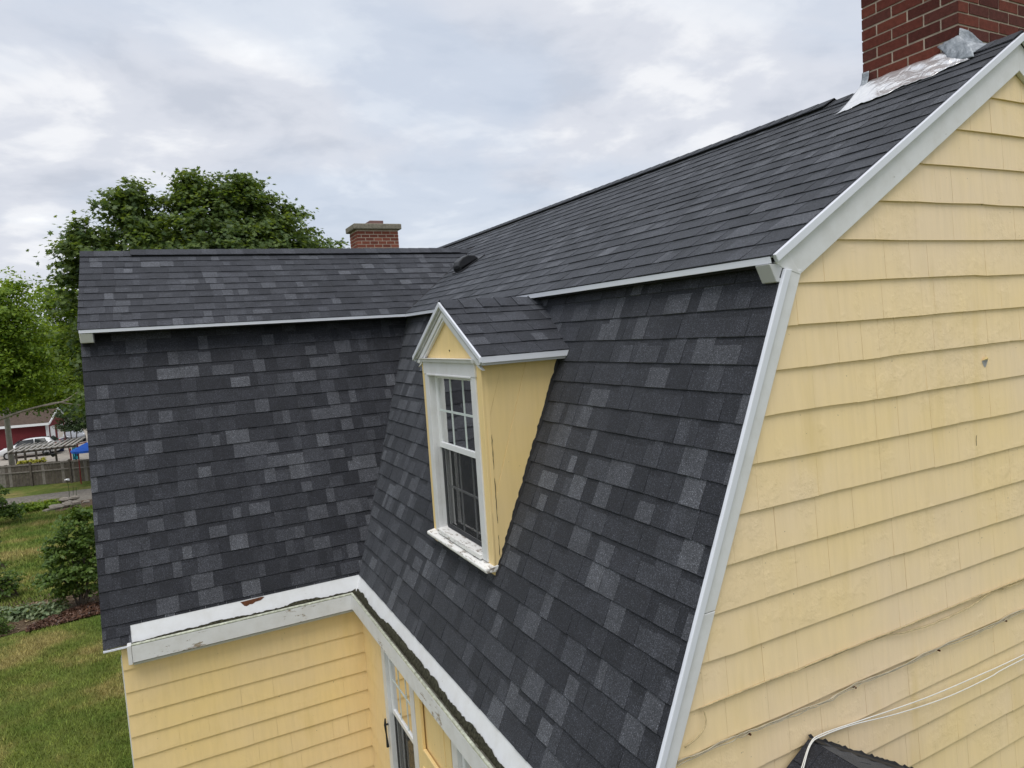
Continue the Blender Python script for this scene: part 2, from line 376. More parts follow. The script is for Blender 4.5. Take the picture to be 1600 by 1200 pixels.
def siding_rows(parent, O, U, V, N, zs, e_of, u0, u1, halfplanes, seed=3, wr=(0.10, 0.36), mi=0):
    r = random.Random(seed); O = np.asarray(O, float); U = np.asarray(U, float); V = np.asarray(V, float); N = np.asarray(N, float)
    for i, vb in enumerate(zs):
        e = e_of(i); u = u0 - r.uniform(0, 0.2); base = r.uniform(-0.002, 0.002); jj = r.uniform(-0.0015, 0.0015)
        while u < u1:
            w = r.uniform(*wr); gap = r.choice((0.0002, 0.0004, 0.0009, 0.0024)); j1 = base + r.uniform(-0.0032, 0.0032)
            if r.random() < 0.55: j1 = jj + r.uniform(-0.0008, 0.0008)
            poly = [(u + gap / 2, vb + jj), (u + w - gap / 2, vb + j1), (u + w - gap / 2, vb + e + 0.02), (u + gap / 2, vb + e + 0.02)]
            for h in halfplanes: poly = clip(poly, *h) if len(poly) >= 3 else poly
            t = r.uniform(0.0135, 0.0160)
            if len(poly) >= 3:
                slab_piece('siding', parent, 'siding_shingle', poly, O, U, V, N, (lambda v, t=t, vb=vb, e=e: 0.001 + t * max(0.0, 1 - (v - vb) / (e + 0.02))), -0.004, [YEL, YELF], mi)
            jj = j1 if r.random() < 0.7 else j1 + r.uniform(-0.003, 0.003); u += w

# ------------------------------------------------------------------ terrain
def gz(y):
    t = np.clip((np.asarray(y, float) - 8) / 37, 0, 1); return -3.2 - 2.0 * t * t * (3 - 2 * t)
def ground_mat():
    t = MT('lawn_ground'); n = t.noise(0.55, 5, 0.62); m = t.noise(3.4, 5, 0.68); f = t.noise(40, 4, 0.7)
    c = t.ramp(n, [(0.34, (0.075, 0.115, 0.022)), (0.52, (0.120, 0.145, 0.035)), (0.66, (0.215, 0.180, 0.070))])
    c = t.mix(0.8, c, t.ramp(m, [(0.3, 0.62), (0.7, 1.35)]), 'MULTIPLY'); c = t.mix(0.8, c, t.ramp(f, [(0.3, 0.55), (0.7, 1.4)]), 'MULTIPLY')
    t.set(c, 0.95, 0.1); t.bump(f, 0.8, 0.03); return t.m
xs = np.concatenate([np.linspace(-420, -40, 14), np.linspace(-36, 24, 41), np.linspace(30, 420, 14)]); ys = np.concatenate([np.linspace(-300, -20, 10), np.linspace(-16, 60, 77), np.linspace(66, 700, 20)])
XX, YY = np.meshgrid(xs, ys, indexing='ij'); ZZ = gz(YY)
GV = np.stack([XX.ravel(), YY.ravel(), ZZ.ravel()], -1); nx, ny = len(xs), len(ys)
GF = [(i * ny + j, (i + 1) * ny + j, (i + 1) * ny + j + 1, i * ny + j + 1) for i in range(nx - 1) for j in range(ny - 1)]
mk('ground', (GV, GF), ground_mat(), smooth=True, kind='structure', origin=(0, 0, 0))
def sheet(name, outline_fn, x0, x1, y0, y1, nx_, ny_, lift, mat):
    a = np.linspace(0, 1, nx_); b = np.linspace(0, 1, ny_); V = []; 
    for i in a:
        for j in b:
            x, y = outline_fn(i, j) if outline_fn else (x0 + (x1 - x0) * i, y0 + (y1 - y0) * j); V.append((x, y, float(gz(y)) + lift))
    F = [(i * ny_ + j, (i + 1) * ny_ + j, (i + 1) * ny_ + j + 1, i * ny_ + j + 1) for i in range(nx_ - 1) for j in range(ny_ - 1)]
    return mk(name, (V, F), mat, kind='structure', smooth=True)
GRAVEL = simple('drive_gravel', (0.17, 0.155, 0.135), 0.95, 0.1, 0, 0.5, 9, 0.8, 60); LOT = simple('pale_lot_gravel', (0.34, 0.31, 0.27), 0.95, 0.1, 0, 0.2, 2, 0.4, 30)
SOIL = simple('bare_soil', (0.095, 0.068, 0.045), 0.95, 0.1, 0, 0.6, 6, 1.0, 25); MULCHB = simple('mulch_bed_soil', (0.060, 0.034, 0.022), 0.95, 0.1, 0, 0.6, 14, 1.0, 45)
sheet('driveway', lambda i, j: (-30 + 45 * i, 42.6 - 4.2 * i + (4.0 - 0.6 * i) * j + 0.25 * math.sin(9 * i + 4 * j)), 0, 0, 0, 0, 40, 8, 0.02, GRAVEL)
sheet('parking_lot', None, -26, 14, 56, 110, 6, 10, 0.012, LOT)
sheet('soil_bed', lambda i, j: (-10 + 8.2 * i, 15.1 + 0.6 * i + (3.4 + 0.5 * math.sin(6 * i)) * j + 0.22 * math.sin(11 * i)), 0, 0, 0, 0, 40, 10, 0.012, SOIL)
sheet('mulch_path', lambda i, j: (-4.75 + 2.6 * i, 15.35 + 0.45 * i + (0.35 + 0.75 * math.sin(math.pi * min(i * 1.3, 1))) * j), 0, 0, 0, 0, 24, 8, 0.03, MULCHB)
sheet('soil_mound_bed', lambda i, j: (-6.9 + 4 * i, 37.2 + 4.0 * j + 0.3 * math.sin(7 * i)), 0, 0, 0, 0, 16, 10, 0.016, SOIL)

# ------------------------------------------------------------------ house numbers
YW, BX, ZB, ZD, XO, XR, ZR = 4.6114, 1.0919, 2.6324, 2.7002, 1.0132, 3.1778, 4.0064
WYO, WYR, WZR, LW = 0.895, 2.1879, 3.607, 2.32
YEND = 14.2; GND = -3.2
house = empty('house', (1.5, 6.5, GND), 'yellow shingled gambrel house with charcoal asphalt roof, white trim and two brick chimneys', 'house')
ex, ey, ez = np.eye(3)
lowlen = math.hypot(BX, ZB); VL = np.array((BX, 0, ZB)) / lowlen; NL = np.array((-ZB, 0, BX)) / lowlen
VLy = np.array((0, BX, ZB)) / lowlen; NLy = np.array((0, -ZB, BX)) / lowlen
uplen = math.hypot(XR - XO, ZR - ZD); VU = np.array((XR - XO, 0, ZR - ZD)) / uplen; NU = np.array((-VU[2], 0, VU[0]))
wlen = math.hypot(WYR - WYO, WZR - ZD); VW = np.array((0, WYR - WYO, WZR - ZD)) / wlen; NW = np.array((0, -VW[2], VW[1]))
def slab(name, O, U, V, N, poly, th, mat, parent, top=-0.004):
    O = np.asarray(O, float); n = len(poly)
    Vv = [tuple(O + U * u + V * v + N * top) for u, v in poly] + [tuple(O + U * u + V * v - N * th) for u, v in poly]
    F = [tuple(range(n)), tuple(range(2 * n - 1, n - 1, -1))] + [(i, n + i, n + (i + 1) % n, (i + 1) % n) for i in range(n)]
    return mk(name, (Vv, F), mat, parent)
Xv = XO + (WZR - ZD) / VU[2] * VU[0]; v_wr = (WZR - ZD) / VU[2]           # wing ridge meets main upper slope
# --- roof decks (parts) that carry the shingles
main_low = slab('roof_slope', (0, 0, 0), ey, VL, NL, [(0.02, 0.0), (YW, 0.0), (YW + BX, lowlen), (0.02, lowlen)], 0.05, FELT, house)
main_low["label"] = "steep lower slope of the main roof around the dormer"
main_up = slab('roof_slope', (XO, 0, ZD), ey, VU, NU, [(0.02, 0.0), (YEND, 0.0), (YEND, uplen), (0.02, uplen)], 0.035, FELT, house)
main_up["label"] = "shallow upper slope of the main roof below the ridge"
wing_low = slab('roof_slope', (-LW, YW, 0), ex, VLy, NLy, [(0.01, -0.155), (0.22, -0.155), (0.22, 0.0), (LW, 0.0), (LW + BX, lowlen), (0.01, lowlen)], 0.05, FELT, house)
wing_low["label"] = "steep lower slope of the wing roof"
wing_up = slab('roof_slope', (-LW, YW + WYO, ZD), ex, VW, NW, [(0.01, 0.0), (LW + XO, 0.0), (LW + Xv, wlen), (0.01, wlen)], 0.035, FELT, house)
wing_up["label"] = "shallow upper slope of the wing roof"
# far sides (same roof mirrored; they carry no single shingles because nothing of them shows)
XM = 2 * XR; YM = 2 * (YW + WYR)
def quad(name, pts, mat, th=(0, 0, -0.04)):
    V = [tuple(p) for p in pts] + [tuple(np.array(p) + np.array(th)) for p in pts]; n = len(pts)
    return mk(name, (V, [tuple(range(n)), tuple(range(2 * n - 1, n - 1, -1))] + [(i, n + i, n + (i + 1) % n, (i + 1) % n) for i in range(n)]), mat, house)
quad('roof_slope', [(XR, 0.0, ZR), (XR, YEND, ZR), (XM - XO, YEND, ZD), (XM - XO, 0.0, ZD)][::-1], SH[1])
quad('roof_slope', [(XM - BX, 0.02, ZB), (XM - BX, YEND, ZB), (XM, YEND, 0), (XM, 0.02, 0)][::-1], SH[1], (-0.04, 0, 0))
quad('roof_slope', [(-LW, YW + WYR, WZR), (Xv, YW + WYR, WZR), (XO, YM - YW - WYO, ZD), (-LW, YM - YW - WYO, ZD)], SH[1])
quad('roof_slope', [(-LW, YM - YW - BX, ZB), (BX, YM - YW - BX, ZB), (0, YM - YW, 0), (-LW, YM - YW, 0)], SH[1], (0, -0.04, 0))
quad('roof_slope', [(0, YM - YW, 0), (0, YEND, 0), (BX, YEND, ZB), (BX, YM - YW - BX, ZB)], SH[1], (0.04, 0, 0))

# --- shingle courses
DY0, DY1, DXF = 1.87, 3.005, 0.295                   # dormer cheeks and front wall plane
def in_dormer(u, v):
    z = v * VL[2]; return DY0 + 0.05 < u < DY1 - 0.05 and 0.80 < z < 2.22
E1 = 0.1475
rows = [(-0.004, E1)] + [(i * E1, E1) for i in range(1, 20)]
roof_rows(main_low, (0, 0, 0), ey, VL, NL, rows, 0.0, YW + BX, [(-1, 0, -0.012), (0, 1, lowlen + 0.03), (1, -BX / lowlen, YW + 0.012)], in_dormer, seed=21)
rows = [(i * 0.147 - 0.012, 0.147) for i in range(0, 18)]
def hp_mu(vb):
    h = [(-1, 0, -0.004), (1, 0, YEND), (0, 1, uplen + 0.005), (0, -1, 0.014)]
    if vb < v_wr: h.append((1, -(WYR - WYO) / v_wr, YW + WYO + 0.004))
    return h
roof_rows(main_up, (XO, 0, ZD), ey, VU, NU, rows, 0.0, 11.5, hp_mu, seed=22, thick=(0.0062, 0.0088), tone=(0.12, 0.42, 0.84, 0.985))  # fewer charcoal tabs: brighter grazing light on the upper slope painted into the mix
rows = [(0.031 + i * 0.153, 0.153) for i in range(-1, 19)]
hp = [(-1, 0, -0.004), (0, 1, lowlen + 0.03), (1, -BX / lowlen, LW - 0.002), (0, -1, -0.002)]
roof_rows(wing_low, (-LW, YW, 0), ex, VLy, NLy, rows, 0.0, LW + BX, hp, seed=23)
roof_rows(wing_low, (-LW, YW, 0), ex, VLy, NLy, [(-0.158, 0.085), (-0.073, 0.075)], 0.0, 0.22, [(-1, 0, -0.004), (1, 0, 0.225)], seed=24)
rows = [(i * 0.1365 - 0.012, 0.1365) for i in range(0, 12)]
roof_rows(wing_up, (-LW, YW + WYO, ZD), ex, VW, NW, rows, 0.0, LW + Xv, [(-1, 0, -0.002), (0, 1, wlen + 0.004), (0, -1, 0.014), (1, -(Xv - XO) / wlen, LW + XO - 0.006)], seed=25, thick=(0.0062, 0.0088), tone=(0.12, 0.40, 0.78, 0.96))  # tone mix also carries the wing upper slope's brighter light as colour

# --- ridge caps
def ridge(p0, p1, Na, Nb, Da, Db, lift, step, seed, half=0.12):
    """cap shingles folded over a ridge; Da,Db = downslope unit vectors"""
    r = random.Random(seed); p0 = np.asarray(p0, float); p1 = np.asarray(p1, float); L = np.linalg.norm(p1 - p0); d = (p1 - p0) / L
    base = mk('ridge_cap', prism([(0, 0), (half - 0.01, 0)], p0, d * L, Da, Na) if False else join(
        ([tuple(p0 + Na * (lift - 0.01)), tuple(p1 + Na * (lift - 0.01)), tuple(p1 + Da * (half - .02) + Na * (lift - 0.01)), tuple(p0 + Da * (half - .02) + Na * (lift - 0.01)),
          tuple(p1 + Db * (half - .02) + Nb * (lift - 0.01)), tuple(p0 + Db * (half - .02) + Nb * (lift - 0.01)),
          tuple(p0 + Da * (half - .02) - Na * 0.0), tuple(p1 + Da * (half - .02) - Na * 0.0), tuple(p0 + Db * (half - .02)), tuple(p1 + Db * (half - .02))],
         [(0, 1, 2, 3), (1, 0, 5, 4), (3, 2, 7, 6), (4, 5, 8, 9)])), BLACKP if lift > 0.015 else FELT, house)
    s = 0.0
    while s < L - 0.02:
        w = step * r.uniform(0.92, 1.08); e = min(s + w + 0.03, L); t = 0.006; k = r.choice((0, 1, 1, 2))
        a, b = p0 + d * s, p0 + d * e; up = nrm(Na + Nb)
        h0, h1 = lift + t, lift + 0.002
        V = [a + Da * half + Na * h0, a + up * h0, a + Db * half + Nb * h0, b + Da * half + Na * h1, b + up * h1, b + Db * half + Nb * h1]
        V += [p - up * 0.007 for p in V[:3]] + [p - up * 0.006 for p in V[3:6]]
        V = [tuple(p) for p in V]
        F = [(0, 1, 4, 3), (1, 2, 5, 4), (0, 6, 7, 1), (1, 7, 8, 2), (0, 3, 9, 6), (2, 8, 11, 5)]
        mk('cap_shingle', (V, F), SH[k], base, origin=np.array(V).mean(0)); s += w
    return base
NUb = np.array((VU[2], 0, VU[0])); Dub = np.array((VU[0], 0, -VU[2])); NWb = np.array((0, VW[2], VW[1])); Dwb = np.array((0, VW[1], -VW[2]))
ridge((-LW, YW + WYR, WZR), (-LW + 0.52, YW + WYR, WZR), NW, NWb, -VW, Dwb, 0.012, 0.145, 1)
ridge((-LW + 0.50, YW + WYR, WZR + 0.004), (Xv - 0.22, YW + WYR, WZR + 0.004), NW, NWb, -VW, Dwb, 0.024, 0.150, 2)
ridge((Xv - 0.24, YW + WYR, WZR), (Xv + 0.12, YW + WYR, WZR), NW, NWb, -VW, Dwb, 0.012, 0.145, 6)
ridge((XR, 0.0, ZR), (XR, 1.32, ZR), NU, NUb, -VU, Dub, 0.012, 0.145, 3)
ridge((XR, 1.30, ZR + 0.004), (XR, YEND, ZR + 0.004), NU, NUb, -VU, Dub, 0.026, 0.150, 4)

# --- break drip edges, valley, end blocks
def dripx(name, y0, y1, xo, z, h=0.034, parent=house):
    return mk(name, prism([(0.0, -h), (0.0, 0.0), (0.06, 0.0), (0.06, -0.004), (0.006, -0.006), (0.010, -h)], (xo - 0.010, y0, z - 0.006), (0, y1 - y0, 0), ex, ez), METAL, parent, bevel=0.0015)
dripx('drip_edge', 0.012, YW + WYO - 0.002, XO, ZD)
mk('drip_edge', prism([(0.0, -0.032), (0.0, 0.0), (0.06, 0.0), (0.06, -0.004), (0.006, -0.006), (0.010, -0.032)], (-LW + 0.012, YW + WYO - 0.010, ZD - 0.006), (LW + XO - 0.012, 0, 0), ey, ez), METAL, house, bevel=0.0015)
mk('soffit', box((XO + 0.02, 0.02, ZD - 0.05), (XO + 0.18, YW + WYO + 0.1, ZD - 0.04)), FELT, house)
mk('soffit', box((-LW + 0.02, YW + WYO + 0.02, ZD - 0.05), (XO + 0.1, YW + WYO + 0.30, ZD - 0.042)), FELT, house)
mk('eave_return', prism([(-0.005, 0.0), (0.12, 0.0), (0.12, -0.092), (0.04, -0.088)], (XO - 0.012, 0.012, ZD - 0.042), (0, 0.090, 0), ex, ez), GREYT, house, bevel=0.004)
mk('eave_return', prism([(0.0, 0.0), (0.30, 0.0), (0.30, -0.092), (0.05, -0.090)], (-LW + 0.012, YW + WYO, ZD - 0.042), (0.115, 0, 0), ey, ez), WHITE, house, bevel=0.006)

# --- rakes on the near gable
def gable_strip(name, pts0, pts1, y0, y1, mat, bev=0.002):
    """board in the gable plane: two (x,z) outlines top edge pts0 and bottom edge pts1"""
    pl = pts0 + pts1[::-1]; V = [(x, y0, z) for x, z in pl] + [(x, y1, z) for x, z in pl]; n = len(pl)
    F = [tuple(range(n)), tuple(range(2 * n - 1, n - 1, -1))] + [(i, n + i, n + (i + 1) % n, (i + 1) % n) for i in range(n)]
    return mk(name, (V, F), mat, house, bevel=bev)
def off(seg, d):
    (x0, z0), (x1, z1) = seg; L = math.hypot(x1 - x0, z1 - z0); nx_, nz_ = (z1 - z0) / L, -(x1 - x0) / L
    return [(x0 + nx_ * d, z0 + nz_ * d), (x1 + nx_ * d, z1 + nz_ * d)]
def isect(s, t):
    (x1, y1), (x2, y2) = s; (x3, y3), (x4, y4) = t; D = (x1 - x2) * (y3 - y4) - (y1 - y2) * (x3 - x4)
    a = x1 * y2 - y1 * x2; b = x3 * y4 - y3 * x4; return ((a * (x3 - x4) - (x1 - x2) * b) / D, (a * (y3 - y4) - (y1 - y2) * b) / D)
loS = [(0 - 0.10 * VL[0], -0.10 * VL[2]), (BX, ZB)]; upS = [(XO, ZD), (XR, ZR)]
mir = lambda s: [(2 * XR - a, b) for a, b in s]
for M in (False, True):
    f = mir if M else (lambda s: s)
    um0, um1, ub = off(upS, 0.0), off(upS, 0.042), off(upS, 0.185)
    ctr = [(XR, -5), (XR, 9)]
    um0 = [um0[0], isect(um0, ctr)]; um1 = [um1[0], isect(um1, ctr)]; 
    gable_strip('rake_drip_edge', f(um0), f(um1), -0.012, 0.012, METAL, 0.004)
    lm0, lm1, lb = off(loS, 0.0), off(loS, 0.036), off(loS, 0.120)
    k1 = isect(lm0, off(upS, 0.120)); k2 = isect(lm1, off(upS, 0.120)); k3 = isect(lb, ub)
    ub0 = [um1[0], um1[1]]; ubb = [k3, isect(ub, ctr)]
    kk = (um1[0][0] + 0.085, um1[0][1] + 0.085 * (ZR - ZD) / (XR - XO))
    gable_strip('rake_board', f([kk, um1[1]]), f([k3, ubb[1]]), 0.016, 0.046, WHITE, 0.003)
    gable_strip('rake_corner_block', f([um1[0], kk]), f([lm0[1], k3]) if False else f([(BX - 0.006, ZB + 0.004), k3]), 0.010, 0.044, WHITE, 0.003)
    gable_strip('rake_drip_edge', f([lm0[0], (BX - 0.006, ZB)]), f([lm1[0], (k2[0] - 0.0, ZB - 0.004)]), -0.008, 0.014, METAL, 0.004)
    t = (ZB - 0.004 - lb[0][1]) / (lb[1][1] - lb[0][1]); bx_ = lb[0][0] + t * (lb[1][0] - lb[0][0])
    # lower board in two lengths with a joint
    cut = 0.40 * ZB; tb = (cut - lb[0][1]) / (lb[1][1] - lb[0][1]); tm = (cut - lm1[0][1]) / (lm1[1][1] - lm1[0][1])
    cb = (lb[0][0] + tb * (lb[1][0] - lb[0][0]), cut); cm = (lm1[0][0] + tm * (lm1[1][0] - lm1[0][0]), cut)
    gable_strip('rake_board', f([(cm[0], cut + 0.003), (k2[0], ZB - 0.006)]), f([(cb[0], cut + 0.003), (bx_, ZB - 0.006)]), 0.012, 0.046, WHITE, 0.003)
    gable_strip('rake_board', f([lm1[0], cm]), f([lb[0], cb]), 0.012, 0.045, WHITE, 0.003)

# --- walls and siding
def wallpoly(name, pts, mat=YELD):
    n = len(pts); return mk(name, (pts, [tuple(range(n))]), mat, house)
gam = [(0.02, GND), (0.02, -0.02), (BX + 0.02, ZB), (XR, ZR - 0.03), (XM - BX - 0.02, ZB), (XM - 0.02, -0.02), (XM - 0.02, GND)]
V = [(x, 0.056, z) for x, z in gam] + [(x, 0.16, z) for x, z in gam]; n = len(gam)
gable_wall = mk('wall', (V, [tuple(range(n)), tuple(range(2 * n - 1, n - 1, -1))] + [(i, n + i, n + (i + 1) % n, (i + 1) % n) for i in range(n)]), YELD, house)
gable_wall["label"] = "yellow gable end wall with cables and paint chip"
zs = [3.826, 3.616, 3.406, 3.197, 2.988, 2.777, 2.565, 2.355, 2.145, 1.926, 1.700, 1.472, 1.247, 1.023, 0.805, 0.597, 0.388]
while zs[-1] > GND + 0.3: zs.append(zs[-1] - 0.215)
sl_lo = ZB / BX; sl_up = (ZR - ZD) / (XR - XO)
def hpg(x0, z0, s): return (-s, 1, z0 - s * x0)       # below line z = z0 + s (x-x0)
hpl = [hpg(0.10, 0.0, sl_lo), hpg(XO + 0.10, ZD - 0.05, sl_up), (sl_lo, 1, sl_lo * (XM - 0.10)), (sl_up, 1, ZD - 0.05 + sl_up * (XM - XO - 0.10)), (-1, 0, -0.03), (1, 0, XM - 0.03)]
siding_rows(gable_wall, (0, 0.054, 0), ex, ez, -ey, zs, lambda i: (zs[i - 1] - zs[i]) if i else 0.21, 0.0, XM, hpl, seed=31, mi=1)
WX, WYL = -0.015, 4.596
wing_wall = mk('wall', box((-2.175, WYL + 0.004, GND), (0.3, WYL + 0.12, -0.10)), YELD, house); wing_wall["label"] = "yellow front wall of the wing under the gutter"
zw = [-0.385, -0.595, -0.807, -1.013, -1.215, -1.42, -1.63, -1.83, -2.05]
while zw[-1] > GND + 0.25: zw.append(zw[-1] - 0.207)
siding_rows(wing_wall, (0, WYL, 0), ex, ez, -ey, zw, lambda i: 0.21, -2.19, WX, [(-1, 0, 2.185), (1, 0, WX), (0, 1, -0.20)], seed=32, wr=(0.14, 0.42))
side_wall = mk('wall', join(*[box((WX + 0.006, a, b), (0.10, c, d)) for a, b, c, d in ((0.06, GND, 1.19, -0.10), (2.01, GND, 3.02, -0.10), (3.77, GND, WYL + 0.05, -0.10), (1.19, -0.40, 2.01, -0.10), (3.02, -0.40, 3.77, -0.10), (1.19, GND, 2.01, -2.28), (3.02, GND, 3.77, -2.28))]), YELD, house); side_wall["label"] = "yellow side wall of the main block under the gutter"
siding_rows(side_wall, (WX, 0, 0), ey, ez, -ex, zw, lambda i: 0.21, 3.80, 4.6, [(-1, 0, -3.86), (1, 0, WYL - 0.003), (0, 1, -0.20)], seed=33)
wing_end = mk('wall', ([(-2.18, WYL + .05, GND), (-2.18, YM - YW, GND), (-2.18, YM - YW, -.05), (-2.18, YM - YW - BX, ZB), (-2.18, YW + WYR, WZR - .04), (-2.18, YW + BX, ZB), (-2.18, WYL + .05, -.05)], [(0, 1, 2, 3, 4, 5, 6)]), YELD, house)
wing_end["label"] = "yellow gable end wall of the wing"
mk('corner_board', box((-2.196, WYL + 0.012, GND), (-2.181, WYL + 0.10, -0.28)), WHITE, house, bevel=0.003)
mk('foundation', box((-2.1, WYL + 0.10, GND - 0.5), (XM - 0.1, YEND - 0.1, GND + 0.02)), CONC, house)
mk('wall', box((0.02, YM - YW, GND), (XM - 0.02, YEND - 0.05, -0.02)), YELD, house)
gb = [(0.02, -0.02), (BX + 0.02, ZB), (XR, ZR - 0.03), (XM - BX - 0.02, ZB), (XM - 0.02, -0.02)]
mk('wall', ([(x, YEND - 0.06, z) for x, z in gb], [tuple(range(5))]), YELD, house)
mk('rake_board', beam(np.array((-LW + 0.022, YW - 0.06, -0.152)) - NLy * 0.055, np.array((-LW + 0.022, YW + BX, ZB)) - NLy * 0.055, 0.10, 0.02, NLy), WHITE, house)
mk('rake_board', beam((-LW + 0.026, YW + WYO + .03, ZD - 0.045), (-LW + 0.026, YW + WYR, WZR - 0.06), 0.06, 0.02, NW), WHITE, house)

# --- built-in gutters, aprons, fascia
def gutter(along0, along1, mp, e_out, e_al, name):
    """profile coordinates: o = outward, z ; mp(o, z, a)-> world"""
    L = along1 - along0
    P = lambda prof, a0, a1: ([tuple(mp(o, z, a0)) for o, z in prof] + [tuple(mp(o, z, a1)) for o, z in prof],
        [tuple(range(len(prof) - 1, -1, -1)), tuple(range(len(prof), 2 * len(prof)))] + [(i, (i + 1) % len(prof), len(prof) + (i + 1) % len(prof), len(prof) + i) for i in range(len(prof))])
    return P
def build_gutter(mp, a0, a1, lab, seed, moss_top):
    r = random.Random(seed)
    def P(prof, s0=0.0, s1=0.0, cut=True):
        V = []; n = len(prof)
        for end in (0, 1):
            for o, z in prof:
                # a0 end square, a1 end mitred at the inner corner (outward offset shortens it)
                V.append(tuple(mp(o, z, (a0 + s0) if end == 0 else (a1 - (o if cut else 0) - s1))))
        F = [tuple(range(n - 1, -1, -1)), tuple(range(n, 2 * n))] + [(i, (i + 1) % n, n + (i + 1) % n, n + i) for i in range(n)]
        return V, F
    g = mk('gutter', P([(0.066, -0.172), (0.122, -0.172), (0.122, -0.138), (0.134, -0.138), (0.134, -0.19), (0.03, -0.19)]), SLUDGE, house); g["label"] = lab
    mk('apron', P([(-0.012, 0.020), (-0.008, 0.0225), (0.0685, -0.160), (0.070, -0.168), (0.058, -0.168)]), APRON, g)
    mk('lip', P([(0.116, -0.140), (0.116, -0.128), (0.124, -0.122), (0.137, -0.124), (0.141, -0.135), (0.137, -0.142)]), LIPM, g, bevel=0.002)
    mk('fascia_board', P([(0.122, -0.1425), (0.139, -0.1425), (0.139, -0.292), (0.122, -0.292)]), FASC, g, bevel=0.003)
    mk('soffit', P([(0.0, -0.282), (0.121, -0.282), (0.121, -0.298), (0.0, -0.298)]), SOFFIT, g)
    mk('bed_moulding', P([(0.02, -0.2985), (0.132, -0.2985), (0.120, -0.322), (0.02, -0.330)]), GREYT, g)  # grey instead of white: shade below the fascia is put into the colour
    mk('frieze', P([(0.002, -0.192), (0.03, -0.192), (0.03, -0.281), (0.002, -0.281)]), WHITE, g)
    # moss creeping up the apron: ragged strip that follows its slope
    nseg = int((a1 - a0) / 0.018); V = []; F = []; w = 0.5
    for i in range(nseg + 1):
        a = a0 + (a1 - 0.07 - a0) * i / nseg; w = min(1, max(0, w + r.uniform(-0.3, 0.3))); zt = -0.160 + moss_top * (0.55 + 0.45 * w) * (0.5 + 0.5 * min(1, i / nseg * 2))
        o = 0.070 - (zt + 0.160) * 0.38 + 0.002
        V += [mp(o + 0.001, zt, a), mp(o + 0.006, zt - 0.012, a), mp(0.076, -0.160, a), mp(0.080, -0.1705, a)]
    V = [tuple(v) for v in V]
    for i in range(nseg):
        for k in range(3): F.append((i * 4 + k, i * 4 + k + 1, i * 4 + 5 + k, i * 4 + 4 + k))
    m = mk('moss', (V, F), MOSS, g); m["kind"] = 'stuff'
    # leaf litter and dark debris in the trough
    V = []; F = []
    for i in range(int((a1 - a0) * 85)):
        a = r.uniform(a0 + 0.05, a1 - 0.14); o = r.uniform(0.080, 0.119); s = r.uniform(0.004, 0.013); h = r.uniform(0.003, 0.012); th = r.uniform(0, 6.28)
        if math.sin(a * 5.1 + seed) + 0.6 * math.sin(a * 13) < -0.35: continue
        b = len(V); V += [tuple(mp(o + s * math.cos(th + k * 2.09) * 0.6, -0.1715 + (h if k != 1 else 0.001), a + s * math.sin(th + k * 2.09) * 1.5)) for k in range(3)] + [tuple(mp(o, -0.1715 + h * 1.4, a))]
        F += [(b, b + 1, b + 3), (b + 1, b + 2, b + 3), (b + 2, b, b + 3), (b, b + 2, b + 1)]
    mk('debris', (V, F), MOSS, g)["kind"] = 'stuff'
    return g
gm = build_gutter(lambda o, z, a: np.array((-o, a, z)), 0.03, YW, "mossy built-in gutter along the main block", 5, 0.062)
gw = build_gutter(lambda o, z, a: np.array((a, YW - o, z)), -LW + 0.225, 0.0, "white built-in gutter along the wing", 6, 0.052)
mk('gutter_end_board', box((-LW + 0.190, YW - 0.142, -0.305), (-LW + 0.223, YW - 0.02, -0.132)), WHITE, house, bevel=0.003)
mk('drip_edge', beam((-LW + 0.004, YW - 0.070, -0.160), (-LW + 0.222, YW - 0.070, -0.160), 0.03, 0.012, ey), METAL, house)
# missing flake in the wing apron showing brown wood
fl = [(-1.165, -0.012), (-1.135, -0.05), (-1.115, -0.058), (-1.085, -0.047), (-1.06, -0.05), (-1.03, -0.036), (-0.985, -0.034), (-0.945, -0.012), (-0.975, -0.006)]
mk('worn_patch', ([(a, YW - (-z) * 0.404 - 0.0032, z + 0.004) for a, z in fl], [tuple(range(len(fl)))[::-1]]), RUST, gw)

